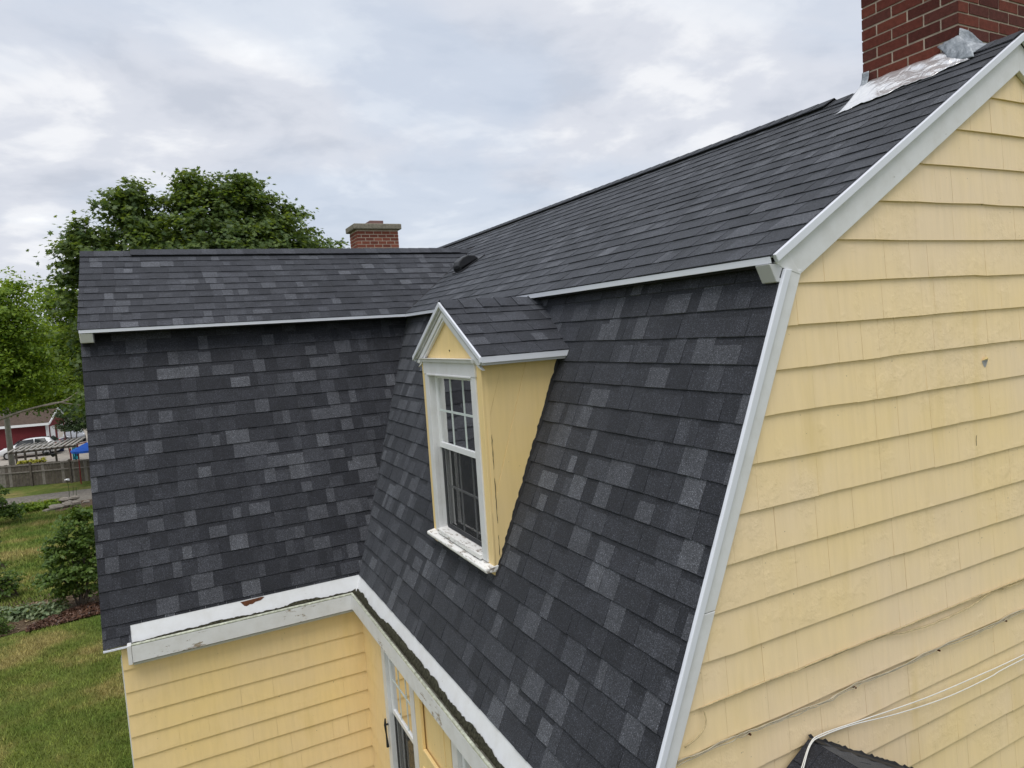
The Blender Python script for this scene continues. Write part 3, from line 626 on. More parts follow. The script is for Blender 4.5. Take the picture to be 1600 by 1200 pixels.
# --- side wall windows and recessed panels (main block)
def hung_window(parent, mp, a0, a1, z0, z1, cas, depth, lites, meet=None, name='window', lab=None, cas_top=None):
    """mp(o,a,z): o outward from wall plane, a along wall; upper sash with lites, lower with insect screen"""
    def B(a, b): # box in (o,a,z)
        c = [(a[0], a[1], a[2]), (b[0], a[1], a[2]), (b[0], b[1], a[2]), (a[0], b[1], a[2]), (a[0], a[1], b[2]), (b[0], a[1], b[2]), (b[0], b[1], b[2]), (a[0], b[1], b[2])]
        return [tuple(mp(*p)) for p in c], list(BF)
    ct = cas_top or cas
    w = mk(name, join(B((-0.012, a0, z0), (0.022, a0 + cas, z1 - ct)), B((-0.012, a1 - cas, z0), (0.0221, a1, z1 - ct)), B((-0.012, a0, z1 - ct), (0.0222, a1, z1))), WHITE, parent, bevel=0.003)
    if lab: w["label"] = lab
    i0, i1, t = a0 + cas, a1 - cas, z1 - ct
    mk('jamb', join(B((-depth, i0 - 0.02, z0), (-0.012, i0, t)), B((-depth, i1, z0), (-0.012, i1 + 0.02, t)), B((-depth, i0, t), (-0.012, i1, t + 0.02))), WHITE, w)
    mz = meet or (z0 + t) / 2; fr = 0.045
    def sash(za, zb, o, nm, gl, mun, nx_, nz_):
        s = mk('sash', join(B((o - 0.03, i0, za), (o, i0 + fr, zb)), B((o - 0.03, i1 - fr, za), (o, i1, zb)), B((o - 0.03, i0 + fr, za), (o - 0.0005, i1 - fr, za + fr)), B((o - 0.03, i0 + fr, zb - fr * 0.8), (o - 0.0005, i1 - fr, zb))), WHITE2, w, bevel=0.002)
        ga, gb_, gc, gd = i0 + fr, i1 - fr, za + fr, zb - fr * 0.8
        for i in range(nx_):
            for j in range(nz_):
                mk('pane', B((o - 0.018, ga + (gb_ - ga) * i / nx_ + .0005, gc + (gd - gc) * j / nz_ + .0005), (o - 0.014, ga + (gb_ - ga) * (i + 1) / nx_ - .0005, gc + (gd - gc) * (j + 1) / nz_ - .0005)), gl, w)
        for i in range(1, nx_):
            c = ga + (gb_ - ga) * i / nx_; mk('muntin', B((o - 0.022, c - 0.008, gc), (o - 0.010, c + 0.008, gd)), mun, w)
        for j in range(1, nz_):
            c = gc + (gd - gc) * j / nz_; mk('muntin', B((o - 0.022, ga, c - 0.008), (o - 0.0095, gb_, c + 0.008)), mun, w)
        return ga, gb_, gc, gd
    sash(mz - 0.02, t, -depth + 0.045, 'upper', GLASS if not lites else lites[0], MUNT, 3, 2)
    g = sash(z0 + 0.01, mz + 0.02, -depth + 0.012, 'lower', GLASS, MUNTG, 3, 2)
    # insect screen over the lower sash: fine wires as real frame and see-through mesh
    mk('screen_frame', join(B((-depth + 0.030, g[0] - 0.012, g[2]), (-depth + 0.040, g[0] + 0.022, g[3])), B((-depth + 0.030, g[1] - 0.022, g[2]), (-depth + 0.040, g[1] + 0.012, g[3])), B((-depth + 0.030, g[0], g[2] - 0.012), (-depth + 0.041, g[1], g[2] + 0.016))), SCREEN, w)
    mk('insect_screen', B((-depth + 0.034, g[0], g[2]), (-depth + 0.0345, g[1], g[3])), MESH, w)
    mk('curtain', ([tuple(mp(-depth - 0.10 + 0.018 * math.sin(k * 1.1), i0 + (i1 - i0) * k / 40, z)) for z in (mz - 0.1, t) for k in range(41)], [(k, k + 1, 42 + k, 41 + k) for k in range(40)]), CURT, w)
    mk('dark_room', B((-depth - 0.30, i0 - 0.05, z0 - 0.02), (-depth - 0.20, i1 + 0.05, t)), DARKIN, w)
    return w
def mesh_mat():
    t = MT('screen_mesh'); tr = t.N.new('ShaderNodeBsdfTransparent'); mx = t.N.new('ShaderNodeMixShader'); t.set((0.045, 0.047, 0.05), 0.8, 0.2); mx.inputs[0].default_value = 0.36
    t.L.new(tr.outputs[0], mx.inputs[1]); t.L.new(t.bs.outputs[0], mx.inputs[2]); t.L.new(mx.outputs[0], t.out.inputs[0]); return t.m
MESH = mesh_mat()
mpS = lambda o, a, z: np.array((WX - 0.004 - o, a, z))
hung_window(house, mpS, 2.93, 3.86, -2.30, -0.30, 0.11, 0.055, [GLASSR], -1.05, 'window', 'white double hung window under the main gutter')
hung_window(house, mpS, 1.10, 2.10, -2.30, -0.30, 0.11, 0.055, [GLASSR], -1.05, 'window', 'white window at the bottom edge under the gutter')
def wall_panel(a0, a1, z0, z1):
    B = lambda a, b: box(mpS(*a), mpS(*b))
    p = mk('wall_panel', join(B((0, a0, z0), (0.022, a0 + 0.12, z1)), B((0, a1 - 0.12, z0), (0.022, a1, z1)), B((0, a0 + 0.12, z1 - 0.13), (0.0218, a1 - 0.12, z1)), B((0, a0 + 0.12, z0), (0.0218, a1 - 0.12, z0 + 0.1))), YELD, house, bevel=0.003)
    for zt, zb in ((z1 - 0.13, z1 - 0.62), (z1 - 0.75, z0 + 0.1)):
        mk('panel_moulding', join(B((0, a0 + 0.12, zb), (0.030, a0 + 0.15, zt)), B((0, a1 - 0.15, zb), (0.030, a1 - 0.12, zt)), B((0, a0 + 0.15, zt - 0.03), (0.029, a1 - 0.15, zt)), B((0, a0 + 0.15, zb), (0.029, a1 - 0.15, zb + 0.03))), YELD, p, bevel=0.006)
    mk('panel_rail', B((0, a0 + 0.12, z1 - 0.75), (0.0216, a1 - 0.12, z1 - 0.62)), YELD, p)
wall_panel(2.12, 2.91, -2.35, -0.30)
# shutter dog on the window casing
mk('shutter_dog', join(tube([mpS(0.024, 3.80, -1.20), mpS(0.05, 3.80, -1.20)], 0.010, 8), tube([mpS(0.05, 3.80, -1.14), mpS(0.055, 3.80, -1.20), mpS(0.05, 3.80, -1.30), mpS(0.045, 3.80, -1.42)], [0.007, 0.012, 0.007, 0.014], 8)), BLACKP, house)

# --- dormer
DC = (DY0 + DY1) / 2; DE, DA, DXR = 2.262, 2.664, 0.250; DH = 0.672       # eave z, apex z, roof front x, half roof width
xl = lambda z: z * BX / ZB
fz = xl(DXF) * 0 + DXF * ZB / BX
dormer = mk('dormer', ([(DXF, DY0, fz - 0.06), (DXF, DY1, fz - 0.06), (DXF, DY1, DE + 0.02), (DXF, DC, DA - 0.045), (DXF, DY0, DE + 0.02), (xl(DE) + 0.03, DY0, DE + 0.02), (xl(DE) + 0.03, DY1, DE + 0.02)],
    [(0, 4, 5), (1, 6, 2)]), YELD, house); dormer["label"] = "yellow gabled dormer on the steep roof slope"
mk('front_wall', ([(DXF, DY0, fz - 0.06), (DXF, DC - 0.43, fz - 0.06), (DXF, DC - 0.43, 2.12), (DXF, DY0, 2.12), (DXF, DC + 0.43, fz - 0.06), (DXF, DY1, fz - 0.06), (DXF, DY1, 2.12), (DXF, DC + 0.43, 2.12),
    (DXF, DC - 0.43, fz + 0.11), (DXF, DC + 0.43, fz + 0.11), (DXF, DY1, DE + 0.02), (DXF, DC, DA - 0.045), (DXF, DY0, DE + 0.02)],
    [(0, 3, 2, 8, 1), (5, 4, 9, 7, 6), (1, 8, 9, 4), (3, 12, 11, 10, 6, 7, 2)]), YELD, dormer)
# cheek boards run parallel to the roof slope on both sides; each is clipped to the cheek triangle
def cheek(y, sgn):
    tri = [(DXF, fz), (DXF, DE), (xl(DE) + 0.02, DE)]
    sl = 0.62      # board joints lean with the slope (x per z)
    cuts = [-9, -0.01, 0.17, 0.36, 9]
    th0 = 0.0
    for i in range(4):
        poly = [(a, b) for a, b in tri]
        # coordinate q = x - xl-like lean
        s = 0.33
        poly = clip(poly, -1, s, -(cuts[i] + DXF - s * DE) - 0.0005); poly = clip(poly, 1, -s, cuts[i + 1] + DXF - s * DE - 0.0005) if len(poly) >= 3 else poly
        if len(poly) < 3 or area2(poly) < 1e-4: continue
        t = 0.012 + 0.002 * (i % 2)
        V = [(a, y + sgn * t, b) for a, b in poly] + [(a, y, b) for a, b in poly]; n = len(poly)
        mk('cheek_board', (V, [tuple(range(n)), tuple(range(2 * n - 1, n - 1, -1))] + [(k, n + k, n + (k + 1) % n, (k + 1) % n) for k in range(n)]), YELD, dormer, bevel=0.0015)
cheek(DY0, -1); cheek(DY1, 1)
mk('corner_board', join(box((DXF - 0.012, DY0 - 0.014, fz + 0.045), (DXF + 0.008, DY0 + 0.085, DE)), box((DXF + 0.0081, DY0 - 0.0145, fz + 0.06), (DXF + 0.036, DY0 - 0.0005, DE))), YELD, dormer, bevel=0.003)
mk('corner_board', box((DXF - 0.012, DY1 - 0.055, fz - 0.02), (DXF + 0.008, DY1 + 0.014, DE)), YELD, dormer, bevel=0.003)
dw = hung_window(house, lambda o, a, z: np.array((DXF - 0.001 - o, a, z)), DC - 0.505, DC + 0.505, fz + 0.105, 2.215, 0.088, 0.075, [GLASS], 1.535, 'window', 'white six over six dormer window with worn sill', 0.10)
mk('head_moulding', prism([(0.0, 0.0), (-0.045, 0.0), (-0.050, 0.018), (-0.062, 0.030), (0.0, 0.030)], (DXF, DC - 0.525, 2.213), (0, 1.05, 0), ex, ez), WHITE, dw, bevel=0.002)
mk('head_board', join(box((DXF - 0.027, DC - 0.512, 2.116), (DXF - 0.002, DC + 0.512, 2.2125)), box((DXF - 0.034, DC - 0.44, 2.106), (DXF - 0.003, DC + 0.44, 2.118))), WHITE, dw, bevel=0.002)
mk('sill', join(prism([(0.06, 0.0), (-0.066, -0.022), (-0.074, -0.030), (-0.072, -0.048), (-0.062, -0.055), (0.06, -0.055)], (DXF - 0.005, DC - 0.585, fz + 0.108), (0, 1.17, 0), ex, ez)), PEEL, dw, bevel=0.006)
mk('sill', prism([(0.06, 0.0), (-0.030, -0.006), (-0.034, -0.040), (0.06, -0.040)], (DXF - 0.01, DC - 0.42, fz + 0.145), (0, 0.84, 0), ex, ez), PEEL, dw, bevel=0.004)
# dormer roof
dsl = math.hypot(DH, DA - DE)
for sg in (-1, 1):
    Vd = np.array((0, -sg * DH, DA - DE)) / dsl; Nd = np.array((0, sg * (DA - DE), DH)) / dsl; O = np.array((DXR, DC + sg * DH, DE))
    x_end = xl(DE) + 0.02; x_top = xl(DA) + 0.02
    rp = slab('roof_deck', O, ex, Vd, Nd, [(0.015, 0.006), (x_end - DXR, 0.006), (x_top - DXR, dsl), (0.015, dsl)], 0.03, FELT, dormer)
    roof_rows(dormer, O, ex, Vd, Nd, [(i * 0.147 - 0.008, 0.147) for i in range(6)], 0.0, x_top - DXR + 0.06, [(-1, 0, -0.002), (0, 1, dsl - 0.004), (1, -(x_top - x_end) / dsl, x_end - DXR + 0.012)], seed=40 + sg, thick=(0.0062, 0.0088), tone=(0.14, 0.50, 0.92, 1.0), wmin=0.10)  # dormer roof: skylight brightness put into the tabs, fewer charcoal ones
    mk('drip_edge', prism([(0, 0), (0, -0.042), (0.012, -0.046), (0.012, -0.008), (0.05, 0.0)], (DXR + 0.004, DC + sg * (DH + 0.008), DE - 0.002), (x_end - DXR + 0.004, 0, 0), (0, -sg, 0), ez), METAL, dormer, bevel=0.002)
    mk('soffit', box((DXR + 0.02, DC + sg * (DH - 0.004), DE - 0.062), (x_end - 0.01, DC + sg * (DH - 0.10), DE - 0.040)), GREYT, dormer, bevel=0.003)
    # stepped rake mouldings on the front
    o2 = np.array((DXR, DC + sg * DH, DE)); ap = np.array((DXR, DC, DA))
    for k, (d0, d1, x0_, x1_, m) in enumerate(((0.0, 0.030, -0.012, 0.020, METAL), (0.032, 0.058, 0.004, 0.030, SOFFIT), (0.060, 0.098, 0.012, 0.040, WHITE), (0.100, 0.118, 0.020, 0.043, WHITE))):
        dn = (DA - DE) / DH
        def pt(d, t): # t=0 eave,1 apex; drop perpendicular d, mitred at the centre line
            y = DC + sg * DH * (1 - t); z = DE + (DA - DE) * t - d / math.cos(math.atan(dn)); return y, z
        q = [pt(d0, -0.012 if k == 0 else 0.05), pt(d0, 1), pt(d1, 1), pt(d1, -0.012 if k == 0 else 0.085 + 0.02 * k)]
        V = [(DXR + x0_, y, z) for y, z in q] + [(DXR + x1_, y, z) for y, z in q]
        mk('rake_moulding', (V, BF), m, dormer, bevel=0.002)
    for i in range(6):   # cap shingles
        a = 0.0 + i * 0.150; b = min(a + 0.175, xl(DA) - DXR + 0.02); p0 = np.array((DXR + a, DC, DA)); p1 = np.array((DXR + b, DC, DA)); D = -Vd
        if sg == 1: continue
        Nb_ = np.array((0, -Nd[1], Nd[2])); Db_ = np.array((0, -D[1], D[2])); hf = 0.125
        V = [p0 + D * hf + Nd * 0.018, p0 + ez * 0.020, p0 + Db_ * hf + Nb_ * 0.018, p1 + D * hf + Nd * 0.008, p1 + ez * 0.010, p1 + Db_ * hf + Nb_ * 0.008]
        V = [tuple(v) for v in V] + [tuple(v - ez * 0.007) for v in V]
        mk('cap_shingle', (V, [(0, 1, 4, 3), (1, 2, 5, 4), (0, 6, 7, 1), (1, 7, 8, 2), (0, 3, 9, 6), (2, 8, 11, 5)]), SH[rng.choice((1, 1, 2))], dormer, origin=np.array(V).mean(0))
# ragged tar edge along the cheek bottom
r2 = random.Random(3); V = []; F = []
nseg = 60
for i in range(nseg + 1):
    z = fz + 0.02 + (DE - fz - 0.06) * i / nseg; o = r2.uniform(0.004, 0.016); b = np.array((xl(z), DY0 - 0.002, z)) + NL * 0.012
    V += [tuple(b + NL * o - np.array((0, 0.013, 0))), tuple(b - np.array((0, 0.018, 0))), tuple(b - np.array((0, 0.024 + o * 0.8, 0)) - NL * 0.004)]
for i in range(nseg):
    for k in range(2): F.append((i * 3 + k, i * 3 + 3 + k, i * 3 + 4 + k, i * 3 + 1 + k))
mk('flashing', (V, F), FELT, dormer)
for q, (z0_, z1_, y_) in enumerate(((1.10, 1.42, DY0 - 0.0148), (1.48, 1.72, DY0 - 0.0148), (0.86, 1.02, DY0 - 0.0148))):
    r2 = random.Random(q); mk('crack', tube([(DXF + 0.037 + r2.uniform(-.002, .002), y_, z0_ + (z1_ - z0_) * k / 12) for k in range(13)], [0.0008] + [r2.uniform(0.0008, 0.0026) for _ in range(11)] + [0.0006], 5), DARKIN, dormer)
mk('nail_hole', tube([(DXF - 0.003, DC - 0.02, 2.30), (DXF + 0.003, DC - 0.02, 2.30)], 0.007, 8), DARKIN, dormer)

# --- chimneys
def chimney(x0, x1, y0, y1, zb, zt, mats, lab, course=0.0762, bl=0.214, seed=1, j=0.0125):
    r = random.Random(seed)
    c = mk('chimney', box((x0 + 0.004, y0 + 0.004, zb), (x1 - 0.004, y1 - 0.004, zt)), MORTAR, house); c["label"] = lab
    nz_ = int((zt - zb) / course + 0.5)
    for k in range(nz_):
        za, zb_ = zb + k * course + j / 2, zb + (k + 1) * course - j / 2
        for ax in range(4):
            L = (y1 - y0) if ax in (0, 1) else (x1 - x0); nb = max(2, round(L / bl)); w = L / nb; sh = 0.5 if (k + (ax in (2, 3))) % 2 else 0.0
            i = -1
            edges = [e for e in [(q - sh) * w for q in range(0, nb + 2)]]
            for q in range(len(edges) - 1):
                a, b = max(edges[q], 0), min(edges[q + 1], L)
                if b - a < 0.03: continue
                a2, b2 = a + (j / 2 if a > 0 else 0), b - (j / 2 if b < L else 0); pr = r.uniform(-0.0012, 0.0022); m = r.randrange(len(mats))
                if ax == 0: p, N, u, v = (x0 - pr, 0, 0), (-1, 0, 0), (y0 + a2, y0 + b2), 'y'
                elif ax == 1: p, N, u, v = (x1 + pr, 0, 0), (1, 0, 0), (y0 + a2, y0 + b2), 'y'
                elif ax == 2: p, N, u, v = (0, y0 - pr, 0), (0, -1, 0), (x0 + a2, x0 + b2), 'x'
                else: p, N, u, v = (0, y1 + pr, 0), (0, 1, 0), (x0 + a2, x0 + b2), 'x'
                dz = r.uniform(-0.001, 0.001)
                if v == 'y':
                    lo = u[0] if u[0] > y0 + 1e-6 else y0 + 0.0005; bx = box((p[0], lo, za + dz), (p[0] - N[0] * 0.02, min(u[1], y1 - 0.0005), zb_ + dz))
                else:
                    bx = box((max(u[0], x0 + 0.0008), p[1], za + dz), (min(u[1], x1 - 0.0008), p[1] - N[1] * 0.02, zb_ + dz))
                # put the outward face first for the size test
                Fo = list(bx[1]); key = {(-1, 0, 0): 5, (1, 0, 0): 3, (0, -1, 0): 2, (0, 1, 0): 4}[tuple(N)]; Fo[0], Fo[key] = Fo[key], Fo[0]
                piece('brick', c, 'brick', bx[0], Fo, mats + (BRF if mats is BR else []) , [m] * 6, N)
    return c
CX0, CX1, CY0, CY1 = 3.10, 4.02, 0.327, 1.0
CHB = 3.80
near_ch = chimney(CX0, CX1, CY0, CY1, CHB, 5.75, BR, "large dark red brick chimney at the near end of the ridge", seed=4)
mk('cap', box((CX0 - 0.05, CY0 - 0.05, 5.75), (CX1 + 0.05, CY1 + 0.05, 5.85)), CONC, near_ch)
FCX0, FCX1, FCY0, FCY1 = 2.67, 3.66, 13.5, 14.15
def far_ch():
    PB = len(PIECES.get('brick', []))
    c = chimney(FCX0, FCX1, FCY0, FCY1, 3.55, 4.955, BRF, "small red brick chimney with concrete cap beyond the wing ridge", seed=9, j=0.0155)
    cap = mk('chimney_cap', prism([(-0.075, 0.0), (0, 0), (0, 0.02), (0.0, 0.11), (-0.062, 0.115), (-0.078, 0.09)], (0, 0, 0), (0, 0, 0), ex, ez) if False else box((FCX0 - 0.075, FCY0 - 0.075, 4.955), (FCX1 + 0.075, FCY1 + 0.075, 5.085)), CONC, c, bevel=0.02)
    mk('flue', box((FCX0 + 0.36, FCY0 + 0.12, 5.085), (FCX1 - 0.30, FCY1 - 0.12, 5.185)), CLAY, c, bevel=0.01)
far_ch()
# flashing on the near chimney: wrinkled aluminium tape on the roof, lead aprons at the corners
def wrinkle_sheet(name, grid_fn, nu, nv, amp, mat, parent, seed, up):
    r = np.random.default_rng(seed); V = []
    ph = r.uniform(0, 6.28, 8); fr = r.uniform(8, 38, 8); fr2 = r.uniform(4, 18, 8)
    for i in range(nu + 1):
        for j in range(nv + 1):
            p = np.array(grid_fn(i / nu, j / nv), float); h = sum(math.sin(fr[k] * i / nu + ph[k] + fr2[k] * j / nv) for k in range(8)) / 8
            edge = min(1.0, 5 * min(i / nu, 1 - i / nu, j / nv + 0.1, 1.1 - j / nv) + 0.25)
            V.append(tuple(p + np.asarray(up) * (amp * (0.6 + h) * edge)))
    F = [(i * (nv + 1) + j, (i + 1) * (nv + 1) + j, (i + 1) * (nv + 1) + j + 1, i * (nv + 1) + j + 1) for i in range(nu) for j in range(nv)]
    o = mk(name, (V, F), mat, parent, smooth=True); s = o.modifiers.new('thick', 'SOLIDIFY'); s.thickness = 0.003; return o
upz = lambda x: ZD + (x - XO) * sl_up
def tape(u, v):
    y = -0.0 + 0.180 + u * (1.02 - 0.180); ya = 0.33 + u * (0.99 - 0.33)
    xa, za = CX0 - 0.012, upz(CX0) + 0.075
    xb = 2.965 - 0.155 * u + 0.012 * math.sin(17 * u) + 0.008 * math.sin(41 * u) + 0.005 * math.sin(97 * u); zb_ = upz(xb) + 0.016
    # fillet from brick face down to the roof
    s = v; x = xa + (xb - xa) * (s ** 0.85); z = za + (zb_ - za) * (1 - (1 - s) ** 1.35) ; z = max(z, upz(x) + 0.014)
    return (x, ya + (y - ya) * s, z)
wrinkle_sheet('flashing', tape, 60, 20, 0.010, FOIL, near_ch, 3, NU)["label"] = "shiny wrinkled aluminium flashing tape"
def bil(p00, p10, p01, p11, bow=(0, 0, 0)):
    p00, p10, p01, p11, bow = [np.array(p, float) for p in (p00, p10, p01, p11, bow)]
    return lambda u, v: (p00 * (1 - u) + p10 * u) * (1 - v) + (p01 * (1 - u) + p11 * u) * v + bow * math.sin(math.pi * v)
wrinkle_sheet('flashing', bil((3.088, 0.455, 4.085), (3.088, 0.318, 4.105), (3.030, 0.355, 3.945), (2.985, 0.170, 3.905), (-0.012, -0.03, -0.015)), 14, 14, 0.007, LEAD, near_ch, 7, NU)
wrinkle_sheet('flashing', bil((3.090, 0.316, 4.150), (3.185, 0.316, 4.145), (3.035, 0.215, 3.945), (3.180, 0.200, 4.020), (0, 0.03, -0.01)), 10, 14, 0.006, LEAD, near_ch, 8, -ey)
wrinkle_sheet('flashing', bil((3.170, 0.315, 4.150), (3.350, 0.315, 4.085), (3.165, 0.235, 4.020), (3.330, 0.235, 4.000), (0, 0.03, 0)), 12, 8, 0.007, LEAD, near_ch, 9, -ey)
wrinkle_sheet('flashing', lambda u, v: (CX0 - 0.010 - 0.09 * v ** 2, CY1 - 0.055 + 0.055 * u - 0.005 * v, upz(CX0) + 0.150 - 0.165 * v), 6, 12, 0.006, LEAD, near_ch, 10, -ex)

# --- roof vent (goose-neck cap)
vc = np.array((1.96, 5.70, ZD + (1.96 - XO) * sl_up))
def arc(t): return (0.17 * (1 - 2 * t), 0.135 * math.sin(math.pi * t) ** 0.75)
prof = [(-0.17, 0.03), (-0.165, 0.075), (-0.12, 0.115), (-0.05, 0.130), (0.03, 0.118), (0.10, 0.07), (0.13, 0.010)]
vent = mk('roof_vent', prism(prof, vc + NU * 0.008 - ey * 0.095, ey * 0.19, VU, NU), BLACKP, house, bevel=0.012); vent["label"] = "black plastic goose neck vent"
mk('flange', beam(vc - VU * 0.20 + NU * 0.014, vc + VU * 0.20 + NU * 0.014, 0.30, 0.008, ey), BLACKP, vent)
mk('opening', beam(vc - VU * 0.166 + NU * 0.035 - ey * 0.08, vc - VU * 0.166 + NU * 0.035 + ey * 0.08, 0.02, 0.05, VU), DARKIN, vent)
# valley seam strips
mk('valley_seam', beam(np.array((XO - 0.004, YW + WYO - 0.004, ZD)) + ez * 0.004, np.array((Xv, YW + WYR, WZR)) + ez * 0.006, 0.014, 0.008, nrm(np.array((1, -1, 0)))), FELT, house)

# --- small gabled porch roof at the foot of the gable wall
PO = np.array((1.176, 0.03, 0.214)); sR = 0.50 / 0.82; 
porch = mk('porch_roof', ([(1.176, 0.03, 0.205), (2.05, 0.03, 0.205 - 0.58 * 0.87), (2.05, -1.0, 0.205 - 0.58 * 0.87), (1.176, -1.0, 0.205), (0.30, -1.0, 0.205 - 0.58 * 0.87), (0.30, 0.03, 0.205 - 0.58 * 0.87)] +
   [(1.176, 0.03, 0.150), (2.05, 0.03, 0.15 - 0.58 * 0.87), (2.05, -1.0, 0.15 - 0.58 * 0.87), (1.176, -1.0, 0.15), (0.30, -1.0, 0.15 - 0.58 * 0.87), (0.30, 0.03, 0.15 - 0.58 * 0.87)],
   [(0, 3, 2, 1), (0, 5, 4, 3), (6, 7, 8, 9), (6, 9, 10, 11), (3, 4, 10, 9), (2, 3, 9, 8), (1, 2, 8, 7), (4, 5, 11, 10), (0, 1, 7, 6), (5, 0, 6, 11)]), SH[0], house)
porch["label"] = "small black gabled porch roof against the gable wall"
for sg in (1, -1):
    Vp = nrm(np.array((-sg, 0, 0.58))); Np = nrm(np.array((sg * 0.58, 0, 1.0))); O = np.array((1.176 + sg * 0.874, 0.02, 0.205 - 0.58 * 0.87))
    Lp = 0.874 / abs(Vp[0])
    roof_rows(porch, O, -ey, Vp, Np, [(i * 0.145, 0.145) for i in range(7)], 0.0, 1.0, [(-1, 0, 0), (0, 1, Lp - 0.004)], seed=60 + sg, tone=(0.9, 1, 1, 1))
r2 = random.Random(8); V = []; F = []
for i in range(41):
    x = 1.176 + 0.87 * i / 40; z = 0.205 - 0.58 * (x - 1.176); h = r2.uniform(0.008, 0.024)
    V += [(x, 0.030, z + 0.012 + h), (x, 0.022, z + 0.014), (x, -0.02 - h, z + 0.013)]
for i in range(40):
    for k in range(2): F.append((i * 3 + k, i * 3 + 1 + k, i * 3 + 4 + k, i * 3 + 3 + k))
mk('flashing', (V, F), FELT, porch)

# --- paint chip and scars on the gable wall
def chip(x, z, pts, mat, y=0.034):
    return mk('paint_chip', ([(x + a, y, z + b) for a, b in pts], [tuple(range(len(pts)))[::-1]]), mat, gable_wall)
LEADG = simple('bare_grey_wood', (0.40, 0.40, 0.40), 0.8, 0.2)
chip(2.825, 2.038, [(-0.030, 0.012), (-0.012, 0.020), (0.014, 0.019), (0.034, 0.012), (0.022, -0.006), (0.012, -0.024), (0.002, -0.032), (-0.012, -0.020)], LEADG, 0.0425)
mk('paint_flake', ([(2.795, 0.042, 2.052), (2.82, 0.030, 2.078), (2.858, 0.042, 2.053), (2.83, 0.024, 2.064)], [(0, 1, 3), (1, 2, 3), (0, 3, 2)]), YELD, gable_wall)
mk('crack', tube([(2.728, 0.041, 1.602), (2.722, 0.0405, 1.575), (2.722, 0.039, 1.54)], 0.0012, 5), DARKIN, gable_wall)

# joined/individual shingles, siding, bricks
flush_pieces('shingle', 300, house, 'shingle_field'); flush_pieces('siding', 300, house, 'siding_field'); flush_pieces('brick', 300, house, 'brick_field')

# ------------------------------------------------------------------ cables on the gable wall
CABY = simple('painted_over_cable', (0.45, 0.36, 0.20), 0.6, 0.3, 0, 0.4, 20); CABG = simple('grey_cable', (0.42, 0.375, 0.28), 0.55, 0.4, 0, 0.3, 20); CABW = simple('white_cable', (0.66, 0.66, 0.63), 0.4, 0.4, 0, 0.1)
def smooth_path(pts, k=6):
    P = [np.array(p, float) for p in pts]; out = []
    for i in range(len(P) - 1):
        a, b, c, d = P[max(i - 1, 0)], P[i], P[i + 1], P[min(i + 2, len(P) - 1)]
        for j in range(k):
            t = j / k; out.append(0.5 * ((2 * b) + (-a + c) * t + (2 * a - 5 * b + 4 * c - d) * t * t + (-a + 3 * b - 3 * c + d) * t ** 3))
    out.append(P[-1]); return out
def cable(name, strands, mat, label, rad=0.0035):
    e = empty(name, strands[0][0], label, 'cable', 'cables strung across the gable wall')
    for s in strands: mk('strand', tube(smooth_path(s), rad, 6), mat, e, smooth=True)
    return e
def wav(pts, amp, seed, n=18):
    r = random.Random(seed); P = smooth_path(pts, 5); return [p + np.array((0, 0, r.uniform(-amp, amp))) for p in P]
cy = 0.030
c1 = [(0.31, cy, 0.385), (0.62, cy, 0.390), (0.768, cy, 0.386), (1.10, cy, 0.374), (1.32, cy, 0.370), (1.549, cy, 0.386), (1.9, cy, 0.376), (2.299, cy, 0.388), (2.75, cy, 0.380), (3.22, cy, 0.395), (4.2, cy, 0.385), (5.9, cy, 0.38)]
ca = cable('wall_cable', [[p for p in wav(c1, 0.004, 1)], [np.array(p) + np.array((0, -0.006, 0.008)) for p in wav(c1, 0.006, 2)], [np.array(p) + np.array((0, -0.004, -0.007)) for p in wav(c1, 0.006, 3)]], CABG, 'bundle of thin grey cables stapled below the middle of the gable wall', 0.0024)
for x in (0.768, 1.549, 2.299, 3.0): mk('clip', box((x - 0.004, 0.022, 0.368), (x + 0.004, 0.046, 0.376)), RUST, ca)
cable('wall_cable', [wav([(0.46, 0.034, 0.600), (0.8, 0.031, 0.602), (1.166, 0.031, 0.596), (1.5, 0.031, 0.598), (1.773, 0.031, 0.594), (1.98, 0.030, 0.566), (2.217, 0.030, 0.548), (2.42, 0.030, 0.548), (2.596, 0.030, 0.556), (2.75, 0.030, 0.580), (2.883, 0.030, 0.600), (3.05, 0.030, 0.588), (3.22, 0.030, 0.586), (5.9, 0.03, 0.585)], 0.002, 4),
      wav([(1.166, 0.028, 0.600), (1.5, 0.028, 0.602), (1.773, 0.028, 0.600), (2.2, 0.028, 0.604), (2.75, 0.028, 0.606), (3.22, 0.028, 0.604), (5.9, 0.028, 0.60)], 0.002, 5)], CABY, 'uppermost thin yellowed cable sagging off its course on the gable wall', 0.003)
cable('wall_cable', [[(0.485, 0.030, 0.580), (0.487, 0.020, 0.54), (0.465, 0.015, 0.505), (0.425, 0.022, 0.470), (0.36, 0.03, 0.445)]], CABY, 'short curled cable end beside the white rake board', 0.003)
pz = lambda x, y: 0.205 - 0.58 * abs(x - 1.176) + 0.022
